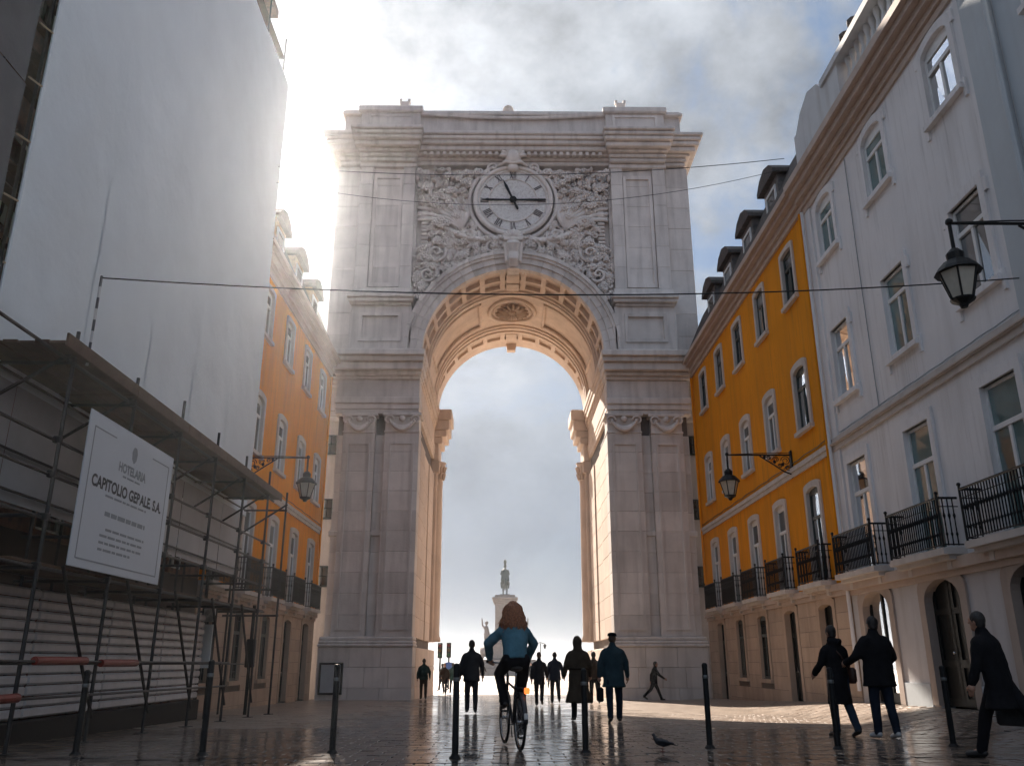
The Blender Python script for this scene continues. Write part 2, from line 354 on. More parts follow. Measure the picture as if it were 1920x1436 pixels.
# ---------------------------------------------------------------- ground
def pave_mat(name, brick, c1, c2, mortar):
    """street stone: a low worn lane down the middle holds the wet, the sides are drier; near darkening also paints shade round the sun patch"""
    M = bpy.data.materials.new(name); M.use_nodes = True; nt = M.node_tree; N = nt.nodes; L = nt.links; b = N['Principled BSDF']
    g = N.new('ShaderNodeNewGeometry')
    def noise(s, d=6):
        x = N.new('ShaderNodeTexNoise'); x.inputs['Scale'].default_value = s; x.inputs['Detail'].default_value = d; L.new(g.outputs['Position'], x.inputs['Vector']); return x.outputs[0]
    def mr(v, a, bb, c, d):
        x = N.new('ShaderNodeMapRange'); L.new(v, x.inputs[0])
        for i, q in enumerate((a, bb, c, d)): x.inputs[i + 1].default_value = q
        return x.outputs[0]
    def mt(op, a, bb):
        x = N.new('ShaderNodeMath'); x.operation = op
        for i, q in enumerate((a, bb)):
            if isinstance(q, (int, float)): x.inputs[i].default_value = q
            else: L.new(q, x.inputs[i])
        return x.outputs[0]
    sp = N.new('ShaderNodeSeparateXYZ'); L.new(g.outputs['Position'], sp.inputs[0])
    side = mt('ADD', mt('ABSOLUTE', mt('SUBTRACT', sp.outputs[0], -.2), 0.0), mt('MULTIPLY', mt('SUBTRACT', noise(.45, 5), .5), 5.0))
    dry_lit = mt('MULTIPLY', mr(side, 2.2, 4.2, 0.0, 1.0), mr(mt('ADD', sp.outputs[1], mt('MULTIPLY', noise(.6, 4), 2.0)), 16.5, 18.6, 0.18, 1.0))  # far sides stay pale for the sun patch, nearer ground darkened as shade
    if brick:
        mp = N.new('ShaderNodeMapping'); mp.inputs['Scale'].default_value = (1, 1, 0); L.new(g.outputs['Position'], mp.inputs[0])
        br = N.new('ShaderNodeTexBrick'); L.new(mp.outputs[0], br.inputs['Vector']); br.inputs['Scale'].default_value = 1.0
        br.inputs['Brick Width'].default_value = .34; br.inputs['Row Height'].default_value = .205; br.inputs['Mortar Size'].default_value = .008
        br.inputs['Color1'].default_value = (*c1, 1); br.inputs['Color2'].default_value = (*c2, 1); br.inputs['Mortar'].default_value = (*mortar, 1); col = br.outputs['Color']
    else:
        oi = N.new('ShaderNodeTexWhiteNoise'); oi.noise_dimensions = '3D'
        q = N.new('ShaderNodeMapping'); q.inputs['Scale'].default_value = (2.94, 4.88, 0); L.new(g.outputs['Position'], q.inputs[0])
        f = N.new('ShaderNodeVectorMath'); f.operation = 'FLOOR'; L.new(q.outputs[0], f.inputs[0]); L.new(f.outputs[0], oi.inputs['Vector'])
        x = N.new('ShaderNodeMix'); x.data_type = 'RGBA'; L.new(oi.outputs['Value'], x.inputs[0]); x.inputs[6].default_value = (*c1, 1); x.inputs[7].default_value = (*c2, 1); col = x.outputs[2]
    mx = N.new('ShaderNodeMix'); mx.data_type = 'RGBA'; mx.blend_type = 'MULTIPLY'; mx.inputs[0].default_value = .5
    cr = N.new('ShaderNodeValToRGB'); L.new(noise(1.1), cr.inputs[0]); cr.color_ramp.elements[0].position = .3; cr.color_ramp.elements[0].color = (.5, .5, .5, 1); cr.color_ramp.elements[1].position = .7
    L.new(col, mx.inputs[6]); L.new(cr.outputs[0], mx.inputs[7])
    wet = N.new('ShaderNodeMix'); wet.data_type = 'RGBA'; wet.blend_type = 'MULTIPLY'; L.new(mr(dry_lit, 0, 1, 1, 0), wet.inputs[0]); L.new(mx.outputs[2], wet.inputs[6]); wet.inputs[7].default_value = (.40, .375, .36, 1)  # damp stone tint, partly shade painted outside the sun patch
    L.new(wet.outputs[2], b.inputs['Base Color'])
    L.new(mt('ADD', mr(dry_lit, 0, 1, .065, .30), mr(noise(2.2, 5), .3, .7, -.03, .14)), b.inputs['Roughness'])
    L.new(mr(dry_lit, 0, 1, .6, .22), b.inputs['Specular IOR Level'])
    h = noise(9, 4)
    if brick:
        s2 = N.new('ShaderNodeMath'); s2.operation = 'MULTIPLY_ADD'; L.new(br.outputs['Fac'], s2.inputs[0]); s2.inputs[1].default_value = -.9; L.new(h, s2.inputs[2]); h = s2.outputs[0]
    bp = N.new('ShaderNodeBump'); bp.inputs['Strength'].default_value = .16; bp.inputs['Distance'].default_value = .015; L.new(h, bp.inputs['Height']); L.new(bp.outputs[0], b.inputs['Normal'])
    return M
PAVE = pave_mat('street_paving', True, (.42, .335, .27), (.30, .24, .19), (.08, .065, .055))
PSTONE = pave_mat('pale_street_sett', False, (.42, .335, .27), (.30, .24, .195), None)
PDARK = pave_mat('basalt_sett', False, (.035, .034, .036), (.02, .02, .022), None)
SQUARE = mat('wet_square_paving', (.58, .47, .38), .36, .15, .35, .25, 5, spec=.45, rvar=.16)

def sheet(name, xs, ys, dz, m, label=None):
    mb = MB()
    for i in range(len(xs) - 1):
        for j in range(len(ys) - 1):
            p = [(x, y, gz(x, y) + dz) for x, y in ((xs[i], ys[j]), (xs[i + 1], ys[j]), (xs[i + 1], ys[j + 1]), (xs[i], ys[j + 1]))]; mb.quad(*p)
    o = obj(name, mb, m); o['kind'] = 'structure'; return o
fr = lambda a, b, n: [a + (b - a) * i / n for i in range(n + 1)]
ground = sheet('ground', [-4000, -300, -60, -12, 13, 60, 300, 4000], [-200, -30, 0, 38, 52, 120, 215], -.06, mat('earth', (.16, .14, .12), .9))
square = sheet('square', fr(-90, 90, 8), [40.0, 52, 90, 150, 212], -.004, SQUARE)
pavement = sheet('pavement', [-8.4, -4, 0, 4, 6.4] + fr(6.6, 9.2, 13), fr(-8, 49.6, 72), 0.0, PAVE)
wm = mat('river_water', (.10, .13, .15), .14, .2, .05, .35, .7, spec=.6, bd=.15)
rv = MB().quad((-4000, 213, -1.9), (4000, 213, -1.9), (4000, 4000, -1.9), (-4000, 4000, -1.9)); obj('river', rv, wm)['kind'] = 'structure'
obj('quay_wall', MB().box(-300, 300, 211.6, 213, -2.2, -.9, .05), TRIM)['kind'] = 'structure'

# paving setts laid in rows across the street, uneven by millimetres
def setts():
    protos = {}
    for d in (0, 1):
        for k in range(3):
            w, l = .160 + .003 * k, .0965 + .002 * (k % 2)
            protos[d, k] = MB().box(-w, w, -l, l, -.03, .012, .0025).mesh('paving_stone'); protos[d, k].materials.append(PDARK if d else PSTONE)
    mb = {0: MB(), 1: MB()}; near = []
    y = 8.9; row = 0
    while y < 23:
        x = -8.1 + (row % 2) * .17
        while x < 8.8:
            xx, yy = x + rnd.uniform(-.008, .008), y + rnd.uniform(-.006, .006)
            c1 = 11.05 + .42 * math.sin(xx * .62 + .7); c2 = 10.35 - .3 * math.sin(xx * .5 + 2.0)
            dark = (abs(yy - c1) < .1) or (abs(yy - c2) < .1) or (abs(yy - 13.6 - .02 * xx) < .1)
            k = rnd.randrange(3); rot = (rnd.gauss(0, .0035), rnd.gauss(0, .006), rnd.gauss(0, .012)); z = gz(xx, yy) + rnd.uniform(-.002, .004)
            # local slope of the pavement
            sx = (gz(xx + .1, yy) - gz(xx - .1, yy)) / .2; sy = (gz(xx, yy + .1) - gz(xx, yy - .1)) / .2
            rot = (rot[0] + math.atan(sy), rot[1] - math.atan(sx), rot[2])
            near.append((yy, xx, z, rot, int(dark), k)); x += .34
        y += .205; row += 1
    vis = sorted((t for t in near if abs(t[1] - .1) < .66 * t[0] and t[0] > 9.7), key=lambda t: t[0])
    first = set(id(t) for t in vis[:300])
    from mathutils import Euler
    for t in near:
        yy, xx, z, rot, d, k = t
        if id(t) in first:
            o = obj('paving_stone', protos[d, k], None, pavement, (xx, yy, z)); o.rotation_euler = rot
        else:
            Mx = Matrix.Translation((xx, yy, z)) @ Euler(rot).to_matrix().to_4x4()
            w, l = .160 + .003 * k, .0965 + .002 * (k % 2); q = mb[d]; o0 = len(q.v); c = .0025
            for (a, b, e) in ((-w, -l, -.02), (w, -l, -.02), (w, l, -.02), (-w, l, -.02), (-w, -l, .012 - c), (w, -l, .012 - c), (w, l, .012 - c), (-w, l, .012 - c), (-w + c, -l + c, .012), (w - c, -l + c, .012), (w - c, l - c, .012), (-w + c, l - c, .012)):
                q.v.append(tuple(Mx @ Vector((a, b, e))))
            for r in (0, 4):
                for i in range(4): q.f.append((o0 + r + i, o0 + r + (i + 1) % 4, o0 + r + 4 + (i + 1) % 4, o0 + r + 4 + i))
            q.f.append(tuple(o0 + 8 + i for i in range(4)))
    for d in (0, 1):
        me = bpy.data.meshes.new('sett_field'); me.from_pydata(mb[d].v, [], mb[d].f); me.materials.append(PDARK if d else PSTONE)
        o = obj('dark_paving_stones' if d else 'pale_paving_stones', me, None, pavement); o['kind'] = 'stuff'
setts()

# ---------------------------------------------------------------- triumphal arch
YA = 38.9          # main wall face; pilasters stand proud of it
ZC, RI = 15.25, 4.45
arch = thing('triumphal_arch', (X0, 44, -.75), 'monumental pale limestone arch with clock and carved panel closing the street', 'arch')
def AX(s): return lambda u, v, w: (X0 + s * u, YA - w, v)
def build_arch():
    A = arch
    P = lambda n, mb, m=STONE, sm_=False, par=A, kind=None: obj(n, mb, m, par, smooth=sm_, kind=kind)
    for s in (-1, 1):
        F = AX(s); X = lambda u: X0 + s * u
        # cores of the pier and of the upper flank (mortar shows in the joints)
        P('pier_core', MB().box(X(4.62), X(8.3), 38.78, 49.3, -1.2, 14), MORTAR)
        P('flank_wall', MB().box(X(8.2), X(9.25), 39.9, 49.2, -1.2, 15.0), STONE)
        P('upper_core', MB().box(X(5.05), X(9.12), 39.0, 49.1, 14.2, 27.0), MORTAR)
        # plinth of large blocks
        for c in range(3):
            z0, z1 = -1.0 + c * .83, -1.0 + (c + 1) * .83
            n = 4 if c % 2 else 3
            for k in range(n):
                a, b = 4.32 + k * 4.08 / n, 4.32 + (k + 1) * 4.08 / n
                P('stone_block', MB().box(X(a + .004), X(b - .004), 37.95, 39.3, z0 + .004, z1 - .004, .018))
            P('stone_block', MB().box(X(4.30), X(4.9), 39.305, 49.6, z0 + .004, z1 - .004, .018), STONE_IN)
        for z0, z1, w in ((1.49, 1.62, 1.0), (1.62, 1.76, .93), (1.76, 1.92, .86)):
            P('plinth_moulding', MB().box(X(4.32 - (w - .9) * .4), X(8.4 + (w - .9) * .4), YA - w - .03, 39.4, z0 + .002, z1 - .002, .04))
        # two pilasters, a recess between them, stone by stone
        nz = 10; h = (11.05 - 1.92) / nz
        for c in range(nz):
            z0, z1 = 1.92 + c * h, 1.92 + (c + 1) * h
            for a, b, f in ((4.40, 6.02, 38.22), (6.02, 6.48, 38.62), (6.48, 7.98, 38.32), (7.98, 8.34, 38.72)):
                P('stone_block', MB().box(X(a + .003), X(b - .003), f + rnd.uniform(-.006, .006), 39.2, z0 + .003, z1 - .003, .014))
            # jamb side inside the passage
            for q in range(3):
                ya, yb = 39.21 + q * 2.8, 39.21 + (q + 1) * 2.8
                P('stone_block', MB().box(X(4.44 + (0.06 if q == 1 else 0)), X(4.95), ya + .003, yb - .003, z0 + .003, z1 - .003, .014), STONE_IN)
        # moulded strips on the pilaster faces
        for a, b, f in ((4.62, 5.8, 38.20), (6.68, 7.78, 38.30)):
            inn = [(a + .1, 2.3), (a + .1, 10.5), (b - .1, 10.5), (b - .1, 2.3), (a + .1, 2.3)]; out = [(a, 2.2), (a, 10.6), (b, 10.6), (b, 2.2), (a, 2.2)]
            P('panel_moulding', MB().ring(inn, out, F, YA - f - .03, YA - f + .045))
        P('belt_course', MB().box(X(6.0), X(6.5), 38.5, 39.2, 6.30, 6.55, .03)); P('belt_course', MB().box(X(7.96), X(8.42), 38.6, 39.2, 6.30, 6.55, .03))
        # capitals: volutes, festoons, leaves
        for (a, b, f) in ((4.40, 6.02, 38.22), (6.48, 7.98, 38.32)):
            mb = MB().box(X(a - .02), X(b + .02), f - .04, 39.2, 11.05, 11.16, .02).box(X(a - .1), X(b + .1), f - .14, 39.2, 11.86, 12.0, .03)
            P('capital', mb.box(X(a + .02), X(b - .02), f + .02, 39.2, 11.16, 11.86))
            orn = MB()
            for e, sg in ((a + .16, 1), (b - .16, -1)):
                pts = []
                for t in range(22):
                    g = t * .42; rr = .24 * (1 - t / 24); pts.append((X(e + sg * .02 + rr * math.cos(g) * sg), f - .10, 11.66 + rr * math.sin(g)))
                orn.tube(pts, [.055 - .0015 * i for i in range(22)], 6)
            for row in range(2):
                pts = [(X(a + .2 + (b - a - .4) * t / 12), f - .12 - .03 * row, 11.62 - (.34 + .1 * row) * math.sin(math.pi * t / 12)) for t in range(13)]
                orn.tube(pts, [.05 + .05 * math.sin(math.pi * t / 12) for t in range(13)], 7)
            for t in range(9):
                orn.blob((X(a + .25 + (b - a - .5) * t / 8), f - .17, 11.6 - .4 * math.sin(math.pi * t / 8)), (.07, .06, .075), 7, 5)
            orn.blob((X((a + b) / 2), f - .12, 11.72), (.16, .1, .14), 8, 6)
            P('capital_festoon', orn, RELIEF, True)
        # entablature over the pier: architrave, frieze, cornice (returns into the passage)
        ent = [(12.0, 12.22, .60), (12.22, 12.48, .66), (12.48, 12.80, .74), (12.80, 13.70, .58), (13.70, 13.86, .72), (13.86, 14.05, .90), (14.05, 14.42, 1.16), (14.42, 14.66, 1.34), (14.66, 14.95, 1.5)]
        for i, (z0, z1, w) in enumerate(ent):
            nm = ('architrave', 'architrave', 'architrave', 'frieze', 'cornice', 'cornice', 'cornice', 'cornice', 'cornice')[i]
            pr = max(0, w - .58) * .30
            P(nm, MB().box(X(4.47 - pr), X(8.42 + (w - .58) * .25), YA - w, 39.3, z0 + .002, z1 - .002, .03))
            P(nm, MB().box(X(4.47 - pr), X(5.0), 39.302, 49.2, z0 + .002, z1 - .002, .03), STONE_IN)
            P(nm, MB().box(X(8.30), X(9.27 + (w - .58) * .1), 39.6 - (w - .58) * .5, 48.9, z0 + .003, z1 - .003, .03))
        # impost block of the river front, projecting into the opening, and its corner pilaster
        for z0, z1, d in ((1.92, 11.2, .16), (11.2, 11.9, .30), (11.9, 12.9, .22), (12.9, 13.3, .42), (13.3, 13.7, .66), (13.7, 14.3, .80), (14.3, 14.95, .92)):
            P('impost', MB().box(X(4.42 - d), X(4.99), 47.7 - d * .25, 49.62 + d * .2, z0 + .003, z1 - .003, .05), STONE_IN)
        col_ = MB().lathe([(.40, 1.92), (.40, 2.1), (.33, 2.25), (.33, 6), (.29, 10.6), (.33, 10.7), (.30, 10.8), (.34, 11.3), (.42, 11.75), (.5, 11.9)], (X(4.28), 48.35, 0), 20); P('engaged_column', col_, STONE_IN, True)
        lf = MB()
        for k in range(12):
            g_ = 2 * math.pi * k / 12
            for zz, rr in ((10.9, .36), (11.3, .40)): lf.tube([(X(4.28) + rr * math.cos(g_), 48.35 + rr * math.sin(g_), zz), (X(4.28) + (rr + .05) * math.cos(g_), 48.35 + (rr + .05) * math.sin(g_), zz + .28), (X(4.28) + (rr + .13) * math.cos(g_), 48.35 + (rr + .13) * math.sin(g_), zz + .36)], [.05, .07, .03], 5)
        P('column_capital', lf, STONE_IN, True, kind='stuff')
        # upper storey: flank, pedestal with panel, pilaster with recessed panel
        nb = 9; hb = (25.7 - 14.95) / nb
        for c in range(nb):
            z0, z1 = 14.95 + c * hb, 14.95 + (c + 1) * hb
            P('stone_block', MB().box(X(8.02), X(9.2), 38.78 + rnd.uniform(-.006, .006), 39.4, z0 + .003, z1 - .003, .014))
            P('stone_block', MB().box(X(8.7), X(9.2), 39.405, 48.9, z0 + .003, z1 - .003, .014))
            P('stone_block', MB().box(X(4.98), X(5.32), 38.82, 39.3, max(z0, 17.9) + .003, z1 - .003, .014)) if z1 > 18.2 else None
        us = [5.02, 5.10, 5.55, 7.52, 7.97, 8.05]; vs = [15.0, 15.35, 15.75, 17.15, 17.5, 17.6]
        P('pedestal', MB().step(us, vs, lambda i, j: .38 if (i, j) == (2, 2) else (.46 if 0 < i < 4 and j > 0 else .5), F, 0).box(X(5.02), X(8.05), YA - .37, 39.4, 15.0, 17.6))
        P('pedestal_moulding', MB().ring([(5.66, 15.86), (5.66, 17.04), (7.41, 17.04), (7.41, 15.86), (5.66, 15.86)], [(5.5, 15.7), (5.5, 17.2), (7.57, 17.2), (7.57, 15.7), (5.5, 15.7)], F, .36, .55))
        for z0, z1, w in ((14.95, 15.12, .74), (15.12, 15.3, .62), (17.58, 17.72, .6), (17.72, 17.9, .8), (17.9, 18.08, .92)):
            P('pedestal_moulding', MB().box(X(5.1 - (w - .5) * .5), X(7.97 + (w - .5) * .5), YA - w, 39.4, z0 + .002, z1 - .002, .03))
        # pilaster: framed panel built of strips and blocks
        for z0, z1 in ((18.08, 18.35), (18.35, 18.6)):
            P('pilaster_base', MB().box(X(5.05 - (18.6 - z1) * .2), X(8.02), YA - .42 - (18.6 - z1) * .4, 39.3, z0 + .002, z1 - .002, .03))
        for c in range(6):
            z0, z1 = 18.6 + c * 1.18, 18.6 + (c + 1) * 1.18
            P('stone_block', MB().box(X(5.12), X(5.72), YA - .40, 39.3, z0 + .003, z1 - .003, .012)); P('stone_block', MB().box(X(7.30), X(7.96), YA - .40, 39.3, z0 + .003, z1 - .003, .012))
            P('stone_block', MB().box(X(5.724), X(7.296), YA - .24, 39.3, z0 + .003, z1 - .003, .012))
        P('panel_moulding', MB().ring([(5.92, 18.9), (5.92, 24.9), (7.1, 24.9), (7.1, 18.9), (5.92, 18.9)], [(5.76, 18.7), (5.76, 25.1), (7.26, 25.1), (7.26, 18.7), (5.76, 18.7)], F, .2, .33))
        P('pilaster_cap', MB().box(X(5.05), X(8.04), YA - .46, 39.3, 25.5, 25.75, .04))
    # spandrel and relief wall as one sheet with the round opening cut out
    F = AX(1); mb = MB(); n = 48
    arc = [(-(RI + .85) * math.cos(math.pi * i / n), ZC + (RI + .85) * math.sin(math.pi * i / n)) for i in range(n + 1)]
    for i in range(n):
        a, b = arc[i], arc[i + 1]; mb.quad(F(a[0], a[1], -.2), F(b[0], b[1], -.2), F(b[0], 25.75, -.2), F(a[0], 25.75, -.2))
    P('relief_wall', mb, RELIEF)
    P('relief_backing', MB().box(X0 - 5.1, X0 + 5.1, 39.25, 48.9, 20.6, 27.0), MORTAR)
    # archivolt in stepped bands, voussoir by voussoir
    nv = 25
    for k in range(nv):
        if k == nv // 2: continue
        t0, t1 = math.pi * k / nv + .0016, math.pi * (k + 1) / nv - .0016; mb = MB()
        for ra, rb, w in ((RI, RI + .30, .30), (RI + .30, RI + .60, .40), (RI + .60, RI + .74, .50), (RI + .74, RI + .92, .58)):
            q = [t0 + (t1 - t0) * i / 4 for i in range(5)]
            mb.ring([(-ra * math.cos(t), ZC + ra * math.sin(t)) for t in q], [(-rb * math.cos(t), ZC + rb * math.sin(t)) for t in q], F, -.25, w)
        P('voussoir', mb)
    # keystone console
    ks = MB().prism([(-.30, ZC + RI - .12), (-.42, 21.0), (.42, 21.0), (.30, ZC + RI - .12)], F, -.2, .62)
    ks.tube([F(-.34, 19.9, .75), F(-.4, 20.9, .85)], .09, 7).tube([F(.34, 19.9, .75), F(.4, 20.9, .85)], .09, 7)
    ks.tube([F(0, 19.75, .62), F(0, 20.0, .86), F(0, 20.4, .80), F(0, 20.8, .98), F(0, 21.05, .8)], [(.2, .26), (.2, .26), (.16, .3), (.14, .34), (.1, .3)], 8, up=(0, 1, 0))
    ks.box(X0 - .5, X0 + .5, YA - .95, YA, 21.0, 21.18, .04); P('keystone', ks)
    # barrel vault: bands of coffers, big panels, oval medallion
    def VF(u, v, w):      # u = angle 0..pi, v = Y, w recess (negative goes deeper into the stone)
        r = RI - w; return (X0 - r * math.cos(u), v, ZC + r * math.sin(u))
    ys = [38.92, 39.12, 39.95, 40.15, 40.95, 41.2, 41.4, 41.62, 42.0, 45.6, 45.95, 46.2, 46.45, 46.75, 47.05, 47.3, 48.35, 48.6, 49.6]
    nc = 13; base = [math.pi * i / nc for i in range(nc + 1)]; us = []
    for i in range(nc):
        a, b = base[i], base[i + 1]; us += [a, a + .03, a + .5 * (b - a), b - .03]
    us.append(math.pi)
    def dep(i, j):
        k = i % 4; q = i // 4
        if j in (1, 3): return -.22 if k in (1, 2) else 0.0
        if j == 15: return -.16 if k in (1, 2) else 0.0
        if j in (5, 10, 12): return .09
        if j in (6, 11, 13): return .16
        if j == 7: return .05
        if j == 8:
            if q in (1, 2, 3, 4, 8, 9, 10, 11): return -.0 if (q in (1, 8) and k == 0) or (q in (4, 11) and k == 3) else -.10
        return 0.0
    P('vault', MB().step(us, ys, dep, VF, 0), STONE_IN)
    for q0, q1 in ((1, 5), (8, 12)):     # panel mouldings
        a, b = base[q0] + .05, base[q1] - .05; tt = [a + (b - a) * i / 16 for i in range(17)]
        mbp = MB()
        for y in (42.25, 45.35): mbp.tube([VF(t, y, 0.0) for t in tt], .09, 6)
        for t in (a, b): mbp.tube([VF(t, 42.25, 0), VF(t, 45.35, 0)], .09, 6)
        P('vault_panel_moulding', mbp, STONE_IN)
    med = MB(); cx, cy, cz = X0, 43.75, ZC + RI
    for rr, w, tr in ((1.0, -.02, .12), (.8, -.08, .07), (.42, -.14, .06)):
        med.tube([VF(math.pi / 2 + 1.30 * rr * math.cos(g) / RI, cy + 1.55 * rr * math.sin(g), .05) for g in [2 * math.pi * i / 40 for i in range(40)]], tr, 6, closed=True)
    P('vault_medallion', med, STONE_IN, True)
    med = MB()
    for k in range(16):
        g = 2 * math.pi * k / 16
        pts = [VF(math.pi / 2 + 1.30 * r * math.cos(g + .1 * r) / RI, cy + 1.55 * r * math.sin(g + .1 * r), .06 + .14 * math.sin(math.pi * r)) for r in (.15, .3, .45, .6, .75)]
        med.tube(pts, [.06, .13, .16, .13, .04], 6, flat=.5)
    med.blob(VF(math.pi / 2, cy, .12), (.26, .3, .2), 10, 6); P('medallion_rosette', med, mat('dark_rosette_stone', (.40, .30, .23), .85, .25, 4), True)  # rosette stone is darker than the vault around it
    # clasp stones down the middle of the coffer bands
    for y0, y1 in ((39.05, 39.98), (40.12, 40.98), (47.2, 48.45)):
        P('vault_clasp', MB().box(X0 - .34, X0 + .34, y0, y1, ZC + RI - .16, ZC + RI + .1, .03), STONE_IN)
    P('river_keystone', MB().prism([(-.25, ZC + RI - .42), (-.34, ZC + RI + .2), (.34, ZC + RI + .2), (.25, ZC + RI - .42)], lambda u, v, w: (X0 + u, 49.6 - w, v), 0, .45), STONE_IN)
    # river front wall above the opening
    mb = MB()
    for i in range(n):
        t0, t1 = math.pi * i / n, math.pi * (i + 1) / n
        a, b = (-RI * math.cos(t0), ZC + RI * math.sin(t0)), (-RI * math.cos(t1), ZC + RI * math.sin(t1))
        mb.quad((X0 + a[0], 49.61, a[1]), (X0 + b[0], 49.61, b[1]), (X0 + b[0], 49.61, 26), (X0 + a[0], 49.61, 26))
    P('river_front', mb)
    # main entablature and attic, broken forward over the pilasters
    ent = [(25.75, 25.98, .30, 0), (25.98, 26.2, .42, 0), (26.2, 26.34, .66, 1), (26.34, 26.62, 1.0, 1), (26.62, 26.86, 1.24, 1), (26.86, 27.08, 1.38, 1), (27.08, 27.3, 1.5, 1)]
    for z0, z1, w, big in ent:
        P('cornice', MB().box(X0 - 9.1 - (w - .3) * .72, X0 + 9.1 + (w - .3) * .72, YA - w * .72 - .05, 49.2 + w * .6, z0 + .002, z1 - .002, .05))
        for s in (-1, 1):
            P('cornice', MB().box(X0 + s * (5.08 - (w - .3) * .34), X0 + s * (8.0 + (w - .3) * .34), YA - w * .8 - .42, YA - w * .72 - .045, z0 + .006, z1 - .006, .05))
    P('dentil_band', dentils(F), STONE, kind='stuff')
    P('attic', MB().box(X0 - 9.05, X0 + 9.05, 38.95, 49.0, 27.3, 28.95)); P('attic_coping', MB().box(X0 - 9.2, X0 + 9.2, 38.72, 49.2, 28.95, 29.15, .05)); P('attic_coping', MB().box(X0 - 9.12, X0 + 9.12, 38.85, 49.1, 29.15, 29.3, .04))
    for s in (-1, 1):
        us = [5.0, 5.3, 7.8, 8.15]; vs = [27.8, 28.05, 28.8, 29.0]
        P('attic_block', MB().box(X0 + s * 5.0, X0 + s * 8.15, YA - .22, 39.5, 27.3, 29.0, .02)); P('attic_panel', MB().ring([(5.5, 28.1), (5.5, 28.75), (7.65, 28.75), (7.65, 28.1), (5.5, 28.1)], [(5.35, 27.98), (5.35, 28.88), (7.8, 28.88), (7.8, 27.98), (5.35, 27.98)], AX(s), .18, .29))
        P('attic_coping', MB().box(X0 + s * 4.85, X0 + s * 8.3, YA - .42, 39.6, 29.0, 29.36, .06))
        P('roof_finial', MB().box(X0 + s * 5.75, X0 + s * 6.25, 39.6, 40.2, 29.3, 30.45, .05).box(X0 + s * 5.7, X0 + s * 5.84, 39.7, 39.9, 30.45, 30.65).box(X0 + s * 6.16, X0 + s * 6.3, 39.7, 39.9, 30.45, 30.65), STONE)
    P('attic_sag_moulding', MB().tube([(X0 - 4.9 + 9.8 * t / 24, 38.80, 29.02 - .22 * math.sin(math.pi * t / 24)) for t in range(25)], .10, 6))
    P('roof_finial', MB().lathe([(.35, 0), (.4, .7), (.25, .8), (.3, .95), (.1, 1.15)], (X0 - .25, 40, 29.3), 8))
    for z in range(3):       # small windows in the narrow flank beside the pier
        for s in (-1, 1):
            zz = 4.15 + z * 3.12; w_ = P('window', MB().box(X0 + s * 8.46, X0 + s * 9.1, 39.74, 39.95, zz, zz + .95, .02), WOOD_D)
            for i in (0, 1):
                for j in (0, 1): obj('pane', MB().box(X0 + s * (8.51 + i * .29), X0 + s * (8.77 + i * .29), 39.72, 39.75, zz + .07 + j * .43, zz + .46 + j * .43), GLASS, w_)
    clock_and_relief(P, F)
def dentils(F):
    mb = MB(); x = -4.7
    while x < 4.75:
        mb.box(X0 + x, X0 + x + .17, YA - .72, YA - .4, 26.1, 26.28, .01); x += .34
    return mb
